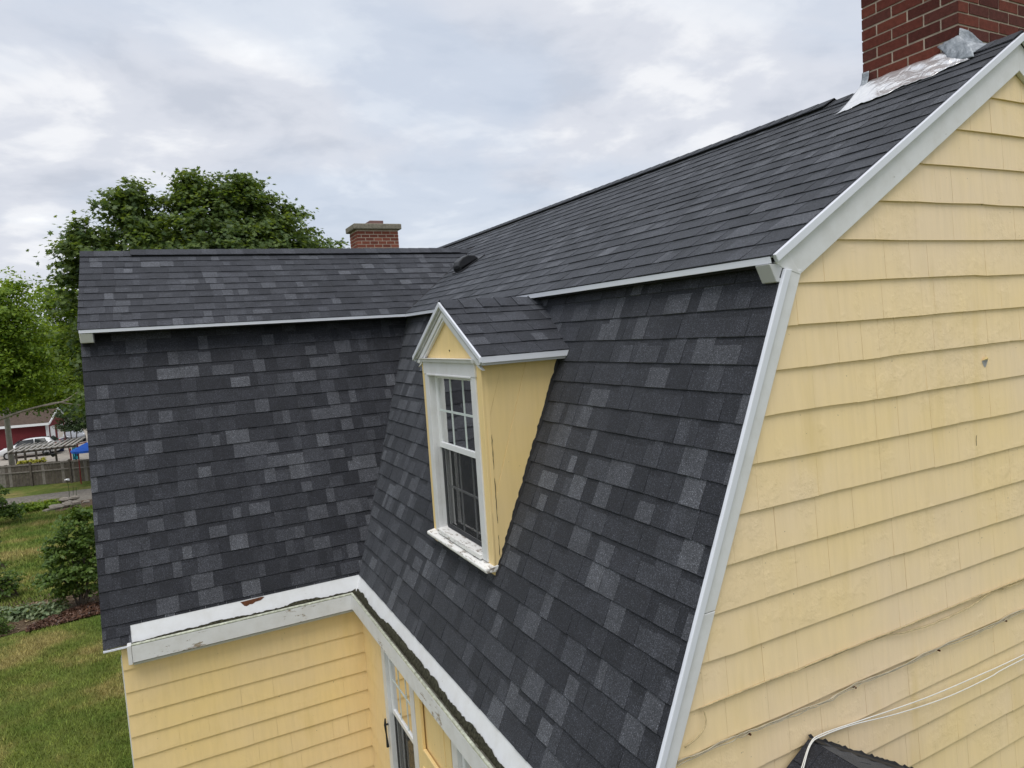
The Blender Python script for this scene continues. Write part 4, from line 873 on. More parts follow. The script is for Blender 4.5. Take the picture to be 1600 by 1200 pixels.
cable('wall_cable', [[(0.86, -0.10, pz(0.86, 0) + .004), (1.00, -0.06, pz(1.00, 0) + .004), (1.13, -0.02, 0.225), (1.25, 0.0, 0.226), (1.532, 0.026, 0.180), (1.9, 0.022, 0.148), (2.248, 0.02, 0.124), (2.7, 0.02, 0.108), (3.22, 0.02, 0.098), (5.9, 0.02, 0.08)],
      [(0.85, -0.115, pz(0.85, 0) + .004), (0.99, -0.075, pz(0.99, 0) + .004), (1.12, -0.03, 0.225), (1.25, -0.006, 0.220), (1.532, 0.024, 0.172), (1.9, 0.022, 0.115), (2.357, 0.02, 0.070), (2.8, 0.02, 0.062), (3.22, 0.02, 0.072), (5.9, 0.02, 0.06)]], CABW, 'pair of white cables draped from the small porch roof across the gable wall', 0.0030)

# ------------------------------------------------------------------ foliage
def leaf_mat(name, lo, hi, trans=0.35):
    t = MT(name); isl = t.island(); n = t.noise(0.9, 3, 0.6); c = t.ramp(t.math('ADD', t.math('MULTIPLY', isl, 0.6), t.math('MULTIPLY', n, 0.4)), [(0.2, lo), (0.75, hi)])
    t.set(c, 0.5, 0.35); tl = t.N.new('ShaderNodeBsdfTranslucent'); mx = t.N.new('ShaderNodeMixShader'); mx.inputs[0].default_value = trans
    t.L.new(t.mix(1.0, c, (1.35, 1.25, 0.5), 'MULTIPLY'), tl.inputs[0]); t.L.new(t.bs.outputs[0], mx.inputs[1]); t.L.new(tl.outputs[0], mx.inputs[2]); t.L.new(mx.outputs[0], t.out.inputs[0]); return t.m
LEAF_MAPLE = leaf_mat('maple_leaves', (0.052, 0.100, 0.030), (0.160, 0.225, 0.060), 0.45); LEAF_BRIGHT = leaf_mat('bright_leaves', (0.095, 0.175, 0.018), (0.24, 0.34, 0.038), 0.48)
LEAF_DARK = leaf_mat('dark_leaves', (0.022, 0.048, 0.016), (0.055, 0.095, 0.028), 0.3); LEAF_MID = leaf_mat('mid_green_leaves', (0.055, 0.110, 0.022), (0.130, 0.205, 0.042), 0.4)
LEAF_HOSTA = leaf_mat('pale_hosta_leaves', (0.10, 0.16, 0.07), (0.26, 0.32, 0.18), 0.3); LEAF_YEL = leaf_mat('yellow_flower_leaves', (0.22, 0.24, 0.03), (0.50, 0.46, 0.06), 0.3)
BARK = simple('tree_bark', (0.11, 0.092, 0.075), 0.95, 0.1, 0, 0.5, 14, 1.0, 30); BARKL = simple('pale_bark', (0.24, 0.21, 0.18), 0.95, 0.1, 0, 0.4, 14, 0.8, 30)
MAPLE = np.array([(0, -0.5), (0.18, -0.12), (0.5, -0.18), (0.32, 0.10), (0.42, 0.38), (0.14, 0.28), (0, 0.62), (-0.14, 0.28), (-0.42, 0.38), (-0.32, 0.10), (-0.5, -0.18), (-0.18, -0.12)])
KITE = np.array([(0, -0.5), (0.30, 0.0), (0, 0.55), (-0.30, 0.0)])
OVAL = np.array([(0, -0.5), (0.24, -0.25), (0.30, 0.1), (0.14, 0.42), (0, 0.55), (-0.14, 0.42), (-0.30, 0.1), (-0.24, -0.25)])
def leaf_mesh(name, C, nrmv, size, shape, mat, parent, fold=0.18, seed=0, kind=None, **kw):
    r = np.random.default_rng(seed); n = len(C); k = len(shape)
    N = nrmv / np.linalg.norm(nrmv, axis=1, keepdims=True); rnd = r.normal(size=(n, 3)); A = np.cross(N, rnd); A /= np.linalg.norm(A, axis=1, keepdims=True); B = np.cross(N, A)
    s = np.asarray(size).reshape(-1, 1, 1) * np.ones((n, 1, 1))
    V = C[:, None, :] + s * (shape[None, :, 0:1] * A[:, None, :] + shape[None, :, 1:2] * B[:, None, :] + fold * np.abs(shape[None, :, 0:1]) * N[:, None, :])
    V = V.reshape(-1, 3); org = np.array((V[:, 0].mean(), V[:, 1].mean(), V[:, 2].min()))
    me = bpy.data.meshes.new(name); me.vertices.add(n * k); me.vertices.foreach_set('co', (V - org).astype(np.float32).ravel())
    me.loops.add(n * k); me.loops.foreach_set('vertex_index', np.arange(n * k, dtype=np.int32)); me.polygons.add(n); me.polygons.foreach_set('loop_start', np.arange(0, n * k, k, dtype=np.int32))
    me.materials.append(mat); me.update(calc_edges=True); me.validate()
    o = bpy.data.objects.new(name, me); COL.objects.link(o); ORG[o.name] = org
    if parent is not None: o.parent = parent; o.location = org - worg(parent)
    else: o.location = org
    tag(o, kw.get('label'), kw.get('category'), kw.get('group'), kind); return o
def clump_points(blobs, n_cl, per, spread, seed, shell=0.45):
    """blobs: (cx,cy,cz,rx,ry,rz) ellipsoids; clump centres towards the surface; leaves in flattened sprays"""
    r = np.random.default_rng(seed); vol = np.array([b[3] * b[4] * b[5] for b in blobs]) ** 0.75; pick = r.choice(len(blobs), n_cl, p=vol / vol.sum()); Bm = np.array(blobs)[pick]
    d = r.normal(size=(n_cl, 3)); d /= np.linalg.norm(d, axis=1, keepdims=True); rad = (shell + (1.04 - shell) * r.random(n_cl) ** 0.6)[:, None]
    C = Bm[:, :3] + d * rad * Bm[:, 3:]
    sz = r.uniform(0.55, 1.25, n_cl)
    L = np.repeat(C, per, 0) + r.normal(size=(n_cl * per, 3)) * np.repeat(sz, per)[:, None] * np.array((spread, spread, spread * 0.42))
    N = np.repeat(d, per, 0) * 0.55 + np.array((0, 0, 0.75)) + r.normal(size=(n_cl * per, 3)) * 0.45
    return C, L, N
def tree(name, base, height, trunk_r, blobs, n_cl, per, spread, leaf, shape, mat, bark, label, group=None, seed=1, shell=0.45, limbs=9, lean=(0, 0), category='tree', extra=None):
    base = np.array(base, float); t = empty(name, base, label, category, group); r = random.Random(seed)
    C, L, N = clump_points(blobs, n_cl, per, spread, seed, shell)
    top = base + np.array((lean[0], lean[1], height)); pts = []
    for i in range(7):
        f = i / 6; pts.append(base + (top - base) * f + np.array((r.uniform(-.05, .05), r.uniform(-.05, .05), 0)) * height * 0.12 * (0 if i == 0 else 1))
    parts = [tube(pts, [trunk_r * (1.25 if i == 0 else 1 - 0.11 * i) for i in range(7)], 8)]
    idx = [r.randrange(len(C)) for _ in range(limbs)]
    for i in idx:
        e = C[i]; f = r.uniform(0.35, 0.95); s = pts[0] + (pts[-1] - pts[0]) * f; s = pts[min(6, int(f * 6))]
        m = (s + e) / 2 + np.array((r.uniform(-.2, .2), r.uniform(-.2, .2), 0.12 * np.linalg.norm(e - s)))
        parts.append(tube(smooth_path([s, m, e], 4), [trunk_r * 0.42 * (1 - 0.85 * q / 8) for q in range(9)], 6))
        for _ in range(3):
            j = r.randrange(len(C)); 
            dist = np.linalg.norm(C - m, axis=1); j = int(np.argsort(dist)[r.randrange(min(25, len(C)))]); parts.append(tube([m, (m + C[j]) / 2 + np.array((0, 0, .05)), C[j]], [trunk_r * .2, trunk_r * .13, trunk_r * .05], 5))
    mk('trunk', join(*parts), bark, t, smooth=True, origin=base)
    if extra: mk('limb', extra[0], extra[1], t, smooth=True)
    leaf_mesh('crown', L, N, np.random.default_rng(seed + 9).uniform(0.7, 1.25, len(L)) * leaf, shape, mat, t, seed=seed); return t

# big maple rising behind the wing
bl = [(0.3, 20.8, 3.6, 3.2, 2.8, 3.6), (-1.4, 20.6, 5.3, 1.35, 1.6, 1.6), (0.4, 20.4, 5.75, 1.8, 1.6, 1.65), (2.0, 20.4, 5.2, 1.45, 1.5, 1.45), (-3.05, 20.4, 5.15, 0.85, 1.0, 0.75), (-3.3, 20.5, 3.4, 0.75, 0.9, 1.6), (3.3, 20.6, 4.6, 1.0, 1.2, 1.0), (-2.6, 20.4, 1.6, 1.3, 1.3, 1.3), (-0.5, 19.6, 4.2, 2.2, 1.6, 2.0), (-1.9, 20.4, 6.55, 0.5, .5, .45), (0.9, 20.4, 6.95, .7, .6, .45), (-0.35, 20.4, 7.05, .55, .5, .45), (-2.3, 20.4, 6.3, .6, .5, .5), (1.9, 20.4, 6.3, .6, .5, .5)]
rs = random.Random(77); bl0 = bl[1:7] + bl[9:]
for _ in range(80):
    b_ = rs.choice(bl0); th, el = rs.uniform(0, 6.283), rs.uniform(0.1, 1.5); q = rs.uniform(0.92, 1.06)
    bl.append((b_[0] + b_[3] * q * math.cos(th) * math.cos(el), b_[1] + b_[4] * q * math.sin(th) * math.cos(el), b_[2] + b_[5] * q * math.sin(el), 0.22, 0.22, 0.36))
tree('maple_tree', (0.3, 20.8, float(gz(20.8))), 8.2, 0.30, bl, 1850, 44, 0.20, 0.135, MAPLE, LEAF_MAPLE, BARK, 'large dark green maple with a broad crown rising behind the wing roof', seed=2, limbs=16)
# bright trees on the left
limb = join(tube(smooth_path([(-9.6, 32.3, -0.9), (-8.6, 32.1, -0.22), (-7.65, 32, 0.15), (-6.76, 32, 0.42), (-5.85, 32, 0.60), (-5.4, 32, 0.66), (-4.85, 32, 1.0)], 4), [0.075 - 0.055 * i / 24 for i in range(25)], 7),
            tube(smooth_path([(-5.6, 32, 0.63), (-5.2, 32, 0.52), (-4.75, 32, 0.40)], 4), [0.035 - 0.003 * i for i in range(9)], 5), tube(smooth_path([(-6.2, 32, 0.52), (-5.6, 31.9, 0.60), (-5.0, 31.9, 0.74)], 4), [0.03 - 0.002 * i for i in range(9)], 5))
tree('bright_tree', (-9.9, 32.6, float(gz(32.6))), 9.0, 0.24, [(-8.2, 33, 2.9, 2.0, 2.0, 2.4), (-7.3, 32.6, 4.5, 1.2, 1.4, 1.4), (-6.5, 32.8, 3.3, 1.0, 1.2, 1.1), (-7.0, 32.4, 2.0, 1.2, 1.2, 0.9), (-6.95, 33, 5.5, 0.75, 0.8, 0.7), (-9.4, 32.2, 0.9, 1.1, 1.0, 0.5), (-7.9, 33, 1.3, 1.5, 1.2, 0.8), (-6.6, 33.2, 2.2, 1.0, 1.0, 0.9), (-6.2, 33.4, 1.2, 0.8, 1.0, 0.5)], 640, 46, 0.26, 0.13, OVAL, LEAF_BRIGHT, BARKL, 'bright green tree at the left edge with a long bare limb reaching right', 'trees left of the house', seed=5, limbs=10, extra=(limb, BARKL))
tree('bright_tree', (-4.3, 43.6, float(gz(43.6))), 8.5, 0.22, [(-6.3, 43.6, 3.9, 1.6, 1.6, 1.8), (-6.1, 43.2, 5.5, 1.2, 1.2, 1.2), (-7.1, 43.6, 2.6, 1.5, 1.4, 1.4), (-5.0, 43.4, 2.6, 1.6, 1.5, 1.7), (-6.2, 43, 1.0, 1.9, 1.5, 1.2), (-8.2, 43.4, 0.9, 1.6, 1.4, 1.1), (-6.8, 43.4, 5.9, 0.9, 0.8, 0.7)], 640, 46, 0.28, 0.15, OVAL, LEAF_BRIGHT, BARKL, 'yellowish green tree just left of the wing roof edge', 'trees left of the house', seed=6, limbs=12, lean=(-1.4, 0))
tree('shade_tree', (-13.8, 54.0, -5.2), 9.5, 0.26, [(-10.2, 54, 3.0, 3.0, 2.4, 3.2), (-7.6, 54, 2.4, 2.4, 2.2, 3.0), (-12.6, 54, 3.4, 2.6, 2.4, 3.4), (-9.4, 53, 0.2, 3.0, 2.0, 1.2)], 420, 44, 0.45, 0.22, OVAL, LEAF_MID, BARK, 'mid green tree filling the gap between the two brighter trees', 'trees left of the house', seed=7, limbs=10, lean=(2.6, 0))
for k, (x, y, h, m, lab) in enumerate(((-18.5, 84, 11, LEAF_DARK, 'dark tree far behind the left end of the red shed'), (-12.8, 88, 10.5, LEAF_DARK, 'dark tree far behind the middle of the red shed'), (-7.5, 86, 10, LEAF_MID, 'mid green tree far behind the pale lot'), (-1.5, 90, 12, LEAF_DARK, 'dark far tree mostly hidden behind the wing'))):
    tree('distant_tree', (x, y, -5.2), h * 0.8, 0.25, [(x, y, -0.8 + 0.1 * h, 4.0, 3.2, 0.46 * h), (x - 2.4, y, -1.9, 2.4, 2.4, 3.0), (x + 2.2, y, -1.6, 2.4, 2.4, 3.0)], 260, 34, 0.62, 0.36, KITE, m, BARK, lab, 'far trees behind the red shed', seed=20 + k, limbs=6)
# small lot tree with thin stems
st = empty('small_tree', (-8.5, 62.8, -5.2), 'small dark tree on thin stems beside the second car', 'tree')
mk('trunk', join(*[tube([(-8.5 + dx * 0.6, 62.8, -5.2), (-8.5 + dx, 62.8, -4.0), (-8.5 + dx * 1.3, 62.8, -3.1)], [0.045, 0.04, 0.03], 6) for dx in (-0.42, -0.05, 0.30)]), BARK, st)
C, L, N = clump_points([(-8.5, 62.8, -2.95, 1.15, 1.0, 0.55), (-7.6, 62.8, -2.6, 1.2, 1.0, 0.8), (-8.2, 63, -2.0, 1.3, 1, 0.7)], 120, 40, 0.22, 71, 0.3)
leaf_mesh('crown', L, N, 0.15 * np.ones(len(L)), KITE, LEAF_DARK, st, seed=71)

# shrubs and garden plants
def shrub(name, base, blobs, n_cl, per, spread, leaf, shape, mat, label, group=None, seed=1, stems=7, category='shrub'):
    base = np.array(base, float); e = empty(name, base, label, category, group); r = random.Random(seed); C, L, N = clump_points(blobs, n_cl, per, spread, seed, 0.25)
    L[:, 2] = np.maximum(L[:, 2], base[2] + 0.03)
    mk('stem', join(*[tube([base + np.array((r.uniform(-.1, .1), r.uniform(-.1, .1), -0.03)), (base + C[i]) / 2 + np.array((0, 0, .06)), C[i]], [0.018, 0.013, 0.006], 5) for i in [r.randrange(len(C)) for _ in range(stems)]]), BARK, e)
    leaf_mesh('foliage', L, N, np.random.default_rng(seed).uniform(0.7, 1.25, len(L)) * leaf, shape, mat, e, seed=seed); return e
g_ = lambda y: float(gz(y))
shrub('shrub', (-3.85, 16.7, g_(16.7)), [(-3.95, 16.7, -2.35, 0.55, 0.6, 0.85), (-3.75, 16.7, -1.65, 0.38, 0.4, 0.60), (-4.1, 16.6, -1.9, 0.36, 0.4, 0.35), (-3.5, 16.8, -2.6, 0.55, 0.6, 0.8), (-4.3, 16.6, -2.75, 0.35, 0.4, 0.5), (-3.6, 16.7, -1.45, 0.3, .3, .4)], 250, 30, 0.085, 0.085, OVAL, LEAF_MID, 'tall leafy green shrub standing beside the mulch near the wing corner', seed=31, stems=14)
shrub('shrub', (-5.45, 19.0, g_(19.0)), [(-5.85, 19.0, -3.2, 0.6, 0.5, 0.28), (-6.2, 19, -2.9, 0.5, 0.5, 0.4)], 70, 26, 0.09, 0.09, OVAL, LEAF_MID, 'spreading green shrub at the left edge above the pale hostas', seed=32)
shrub('shrub', (-5.4, 15.75, g_(15.75)), [(-5.45, 15.75, -3.2, 0.42, 0.35, 0.3)], 60, 30, 0.06, 0.05, OVAL, LEAF_MID, 'low round green shrub at the left edge by the mulch', seed=33)
shrub('shrub', (-6.6, 23.8, g_(23.8)), [(-7.1, 23.8, -3.0, 0.6, 0.5, 0.35), (-7.4, 23.8, -2.6, 0.5, 0.5, 0.4)], 60, 26, 0.12, 0.10, OVAL, LEAF_DARK, 'dark green shrub at the left edge beyond the lawn', seed=34)
shrub('shrub', (-9.3, 35.5, g_(35.5)), [(-9.2, 35.5, -3.6, 0.9, 0.7, 0.9), (-8.6, 35.5, -4.3, 0.8, 0.7, 0.4), (-9.5, 35.5, -2.7, 0.7, 0.6, 0.7)], 140, 30, 0.14, 0.13, OVAL, LEAF_MID, 'green shrub at the left edge in front of the fence', seed=35)
for k, (x, y, s, m, lab) in enumerate(((-4.42, 16.45, 0.34, LEAF_HOSTA, 'pale variegated hosta directly beside the tall shrub'), (-4.95, 16.75, 0.32, LEAF_HOSTA, 'pale hosta in the middle of the bed left of the tall shrub'), (-5.4, 16.9, 0.30, LEAF_HOSTA, 'pale hosta at the left edge of the bed'))):
    shrub('hosta_plant', (x, y, g_(y)), [(x, y, g_(y) + 0.13, s, s * 0.8, 0.16)], 46, 12, 0.07, 0.10, OVAL, m, lab, 'hosta plants in the bed', seed=40 + k, stems=3, category='plant')
for k, x in enumerate((-9.1, -8.45, -7.85, -7.25)):
    y = 38.6 + 0.12 * k; shrub('border_plant', (x, y, g_(y)), [(x, y, g_(y) + 0.18, 0.42, 0.4, 0.24)], 46, 14, 0.11, 0.17, OVAL, LEAF_BRIGHT, ('leafy low border plant leftmost in the row', 'leafy low border plant second from the left in the row', 'leafy low border plant third from the left in the row', 'leafy low border plant nearest to the rock pile')[k], 'border plants before the rock pile', seed=50 + k, stems=3, category='plant')
# rock pile
def rock(x, y, z, s, seed, label):
    r = np.random.default_rng(seed); V = []; F = []
    for i in range(5):
        for j in range(8):
            th = math.pi * (i + 0.5) / 5; ph = 2 * math.pi * j / 8; k = r.uniform(0.78, 1.15); V.append((x + s * k * math.sin(th) * math.cos(ph), y + s * 0.8 * k * math.sin(th) * math.sin(ph), z + s * 0.48 * (1 + k * math.cos(th))))
    for i in range(4):
        for j in range(8): F.append((i * 8 + j, (i + 1) * 8 + j, (i + 1) * 8 + (j + 1) % 8, i * 8 + (j + 1) % 8))
    F.append(tuple(range(7, -1, -1))[::-1]); F.append(tuple(range(32, 40)))
    mk('rock', (V, F), ROCKM, None, label=label, category='rock', group='rocks of the garden pile')
ROCKM = simple('field_stone', (0.24, 0.215, 0.185), 0.9, 0.15, 0, 0.4, 5, 0.7, 20)
RK = ((-6.95, 38.3, 0.0, 0.34, 'broad flat rock at the left end of the garden rock pile'), (-6.5, 38.5, 0.05, 0.30, 'rock in the middle of the garden rock pile'), (-6.65, 38.9, 0.28, 0.27, 'top rock of the garden rock pile'), (-6.15, 38.7, 0.02, 0.28, 'rock at the right end of the garden rock pile'), (-6.25, 39.2, 0.26, 0.25, 'upper right rock of the garden rock pile'), (-7.3, 38.0, -0.02, 0.22, 'small rock lying left of the garden rock pile'), (-5.7, 39.0, 0.0, 0.2, 'small rock near the soil right of the pile'))
for k, (x, y, dz, s, lab) in enumerate(RK): rock(x, y, g_(y) + dz - 0.05, s, k, lab)
# tall white flower
fl_ = empty('flower', (-6.78, 42.2, g_(42.2)), 'single white flower on a tall thin stem near the drive', 'flower')
mk('stem', join(tube([(-6.78, 42.2, g_(42.2)), (-6.76, 42.2, g_(42.2) + 0.5), (-6.79, 42.2, g_(42.2) + 0.95)], 0.014, 5), tube([(-6.6, 42.2, g_(42.2)), (-6.55, 42.2, g_(42.2) + 0.6)], 0.012, 5), tube([(-6.45, 42.2, g_(42.2)), (-6.42, 42.2, g_(42.2) + 0.5)], 0.012, 5)), LEAF_DARK, fl_)
C, L, N = clump_points([(-6.79, 42.2, g_(42.2) + 0.98, 0.10, 0.10, 0.05)], 14, 5, 0.02, 3); leaf_mesh('petals', L, N, 0.07 * np.ones(len(L)), OVAL, WHITE2, fl_, seed=3)

# grass blades on the near lawn and coarser tufts beyond; mulch chips
def blades(name, n, xr, yr, h, w, mat, seed, label, excl=None):
    r = np.random.default_rng(seed); x = r.uniform(*xr, n); y = yr[0] + (yr[1] - yr[0]) * r.random(n) ** 1.15
    keep = np.ones(n, bool)
    if excl: keep &= ~excl(x, y)
    dens = 0.5 + 0.5 * np.sin(x * 1.7 + 1.3 * np.sin(y * 0.9)) * np.sin(y * 1.3 + np.sin(x * 2.1)); keep &= r.random(n) < 0.45 + 0.55 * dens; x, y = x[keep], y[keep]; n = len(x)
    z = gz(y); th = r.uniform(0, 2 * np.pi, n); hh = h * r.uniform(0.5, 1.3, n); lean = r.normal(size=(n, 2)) * hh[:, None] * 0.45
    a = np.stack([x - w * np.cos(th), y - w * np.sin(th), z - 0.005], -1); b = np.stack([x + w * np.cos(th), y + w * np.sin(th), z - 0.005], -1); c = np.stack([x + lean[:, 0], y + lean[:, 1], z + hh], -1)
    V = np.stack([a, b, c], 1).reshape(-1, 3); me = bpy.data.meshes.new(name); me.vertices.add(3 * n); me.vertices.foreach_set('co', V.astype(np.float32).ravel()); me.loops.add(3 * n); me.loops.foreach_set('vertex_index', np.arange(3 * n, dtype=np.int32)); me.polygons.add(n); me.polygons.foreach_set('loop_start', np.arange(0, 3 * n, 3, dtype=np.int32))
    me.materials.append(mat); me.update(calc_edges=True); me.validate(); o = bpy.data.objects.new(name, me); COL.objects.link(o); tag(o, label, 'grass', None, 'stuff')
def grass_mat():
    t = MT('grass_blades'); n = t.noise(0.55, 5, 0.62); n2 = t.noise(2.4, 4, 0.65); isl = t.island()
    c = t.ramp(n, [(0.36, (0.105, 0.170, 0.030)), (0.50, (0.175, 0.215, 0.045)), (0.62, (0.33, 0.285, 0.105))]); c = t.mix(0.8, c, t.ramp(isl, [(0, 0.7), (1, 1.6)]), 'MULTIPLY'); c = t.mix(0.7, c, t.ramp(n2, [(0.3, 0.65), (0.7, 1.4)]), 'MULTIPLY'); t.set(c, 0.7, 0.2); return t.m
GRASS = grass_mat()
bed = lambda x, y: (y > 15.0 + 0.073 * (x + 10)) & (y < 18.4)
blades('grass', 150000, (-8.0, -1.6), (7.0, 15.8), 0.055, 0.006, GRASS, 1, 'short patchy lawn grass beside the wing', bed)
blades('lawn_grass', 110000, (-11.5, -2.0), (18.0, 42.0), 0.11, 0.014, GRASS, 2, 'rougher grass sloping away to the fence', lambda x, y: ((y > 37.3) & (x > -7)) | (y > 42))
def chips(name, n, fx, s, mat, seed, label):
    r = np.random.default_rng(seed); C = np.array([fx(r) for _ in range(n)]); N = np.array((0, 0, 1.0)) + r.normal(size=(n, 3)) * 0.55
    leaf_mesh(name, C, N, r.uniform(0.5, 1.3, n) * s, np.array([(-.18, -.5), (.18, -.5), (.16, .5), (-.16, .5)]), mat, None, 0.0, seed, 'stuff', label=label, category='mulch')
CHIP = leaf_mat('mulch_chip', (0.035, 0.018, 0.012), (0.13, 0.065, 0.04), 0.0); DRY = leaf_mat('dry_leaf_litter', (0.12, 0.085, 0.05), (0.30, 0.23, 0.14), 0.1)
def fm_(r): i, j = r.random(), r.random(); y = 15.35 + 0.45 * i + (0.35 + 0.75 * math.sin(math.pi * min(i * 1.3, 1))) * j; return (-4.75 + 2.6 * i, y, g_(y) + 0.035 + 0.03 * r.random())
chips('mulch_chips', 5000, fm_, 0.075, CHIP, 3, 'dark brown bark mulch chips in the bed')
def fm2(r): i, j = r.random(), r.random(); y = 15.1 + 0.6 * i + 3.0 * j; return (-10 + 8.2 * i, y, g_(y) + 0.02)
chips('leaf_litter', 3500, fm2, 0.07, DRY, 4, 'dry tan leaf litter over the bed soil')

# ------------------------------------------------------------------ fence, pergola, garden things
WOOD = simple('weathered_fence_wood', (0.105, 0.090, 0.075), 0.9, 0.15, 0, 0.35, 5, 0.5, 30); WOODL = simple('pale_weathered_wood', (0.20, 0.18, 0.16), 0.9, 0.15, 0, 0.25, 6)
FA = np.array((-10.77, 48.85)); FB = np.array((-6.28, 47.15)); fd = (FB - FA) / np.linalg.norm(FB - FA); fnv = np.array((fd[1], -fd[0]))
if fnv[1] > 0: fnv = -fnv
f0 = FA - fd * 5.2; flen = 14.5
fence = empty('fence', (f0[0], f0[1], -5.2), 'long weathered grey board fence along the far side of the drive', 'fence')
def fp(s, o, z): q = f0 + fd * s + fnv * o; return np.array((q[0], q[1], -5.2 + z))
s = 0.0; k = 0; rr = random.Random(2)
while s < flen:
    if k % 12 == 0: mk('post', beam(fp(s, 0.05, 0), fp(s, 0.05, 1.48), 0.10, 0.10, (*fd, 0)), WOOD, fence)
    w = 0.185; h = 1.40 + rr.uniform(-.02, .02); mk('board', beam(fp(s + 0.1, 0, 0.04), fp(s + 0.1, 0, h), w - 0.012, 0.022, (*fd, 0)), WOOD if rr.random() < 0.8 else WOODL, fence); s += w + 0.004; k += 1
for z in (0.90, 1.33): mk('rail', beam(fp(0, 0.035, z), fp(flen, 0.035, z), 0.035, 0.07, (*fnv, 0)), WOODL, fence)
per = empty('pergola', (-9.0, 50.8, -5.2), 'grey wooden pergola with pale slats behind the fence', 'pergola')
for x, y in ((-10.25, 50.2), (-8.15, 50.2), (-9.2, 50.2), (-10.1, 52.2), (-7.3, 52.2)): mk('post', beam((x, y, -5.2), (x, y, -3.32), 0.11, 0.11, ex), WOOD, per)
for y in (50.2, 52.2): mk('crossbeam', beam((-10.6, y, -3.25), (-7.0, y, -3.25), 0.05, 0.14, ey), WOOD, per)
SLATM = simple('sunbleached_slat', (0.33, 0.31, 0.285), 0.9, 0.15, 0, 0.2, 6)
for i in range(12): x = -10.5 + i * 0.31; mk('slat', beam((x - 0.1, 49.9, -3.155), (x + 0.35, 52.9, -3.02), 0.14, 0.045, ex), SLATM, per)
for (x, z, lab) in ((-8.29, -3.62, 'black hanging basket under the right end of the pergola'), (-8.62, -3.48, 'small dark hanging basket under the pergola')):
    e = empty('hanging_basket', (x, 50.05, z - 0.15), lab, 'basket', 'baskets hanging from the pergola')
    mk('bowl', tube([(x, 50.05, z - 0.15), (x, 50.05, z - 0.06), (x, 50.05, z + 0.06)], [0.06, 0.12, 0.14], 10), BLACKP, e); mk('hanger', tube([(x, 50.05, z + 0.05), (x, 50.05, -3.2)], 0.012, 5), BLACKP, e)
pl = empty('planter', (-9.35, 49.6, -4.15), 'planter of yellow flowering plants above the fence top', 'planter')
mk('trough', box((-10.0, 49.5, -4.35), (-8.7, 49.75, -4.0)), WOOD, pl); mk('bracket', join(box((-9.9, 49.55, -5.2), (-9.84, 49.7, -4.35)), box((-8.9, 49.55, -5.2), (-8.84, 49.7, -4.35))), WOOD, pl)
C, L, N = clump_points([(-9.85, 49.6, -3.88, 0.28, 0.2, 0.18), (-9.4, 49.6, -3.85, 0.3, 0.2, 0.2), (-8.85, 49.6, -3.85, 0.2, 0.2, 0.22)], 70, 14, 0.06, 8, 0.2); leaf_mesh('flowers', L, N, 0.11 * np.ones(len(L)), OVAL, LEAF_YEL, pl, seed=8)
BLUE = simple('blue_canvas', (0.03, 0.12, 0.52), 0.75, 0.2, 0, 0.12, 4); REDP = simple('red_paint', (0.20, 0.022, 0.022), 0.5, 0.4)
pa = empty('parasol', (-6.60, 46.55, -5.2), 'open blue parasol on a dark red pole beside the fence', 'parasol')
mk('pole', tube([(-6.60, 46.55, -5.2), (-6.56, 46.55, -2.75)], 0.035, 8), REDP, pa)
px, py, pzz = -5.98, 46.6, -2.72; V = [(px - 0.1, py, pzz)]; F = []
for i in range(16):
    a = 2 * math.pi * i / 16; rr_ = 1.0 if i % 2 == 0 else 0.95; V.append((px + rr_ * math.cos(a), py + rr_ * math.sin(a), pzz - 0.42))
for i in range(16): V.append((px + 0.97 * math.cos(2 * math.pi * i / 16), py + 0.97 * math.sin(2 * math.pi * i / 16), pzz - 0.54))
F = [(0, 1 + i, 1 + (i + 1) % 16) for i in range(16)] + [(1 + i, 17 + i, 17 + (i + 1) % 16, 1 + (i + 1) % 16) for i in range(16)]
mk('canopy', (V, F), BLUE, pa)
for i in range(8): a = math.pi * i / 4; mk('rib', tube([(px - 0.1, py, pzz - 0.05), (px + 0.97 * math.cos(a), py + 0.97 * math.sin(a), pzz - 0.45)], 0.012, 5), REDP, pa)
mk('arm', tube([(-6.56, 46.55, -2.78), (px - 0.1, py, pzz + 0.02)], 0.03, 6), REDP, pa)
def check_mat():
    t = MT('checked_cloth'); n = t.N.new('ShaderNodeTexChecker'); n.inputs['Scale'].default_value = 6.0; n.inputs[1].default_value = (0.05, 0.42, 0.50, 1); n.inputs[2].default_value = (0.02, 0.05, 0.10, 1); t.L.new(t.pos, n.inputs[0]); t.set(n.outputs[0], 0.8, 0.2); return t.m
V = []; 
for i in range(9):
    for j in range(2): V.append((-7.03 + 0.30 * i / 8, 48.0 + 0.03 * math.sin(i * 1.7), -3.12 if j else -3.86))
V2 = [(x, y + 0.02, z) for x, y, z in V]
mk('towel', (V + V2, [(i * 2, i * 2 + 2, i * 2 + 3, i * 2 + 1) for i in range(8)] + [(18 + i * 2, 19 + i * 2, 21 + i * 2, 20 + i * 2) for i in range(8)]), check_mat(), None, label='turquoise and navy checked towel hanging above the fence', category='towel')
mk('red_post', tube([(-7.14, 48.0, -5.2), (-7.12, 48.0, -3.12)], 0.05, 8), REDP, None, label='thin red post just left of the checked towel', category='post')
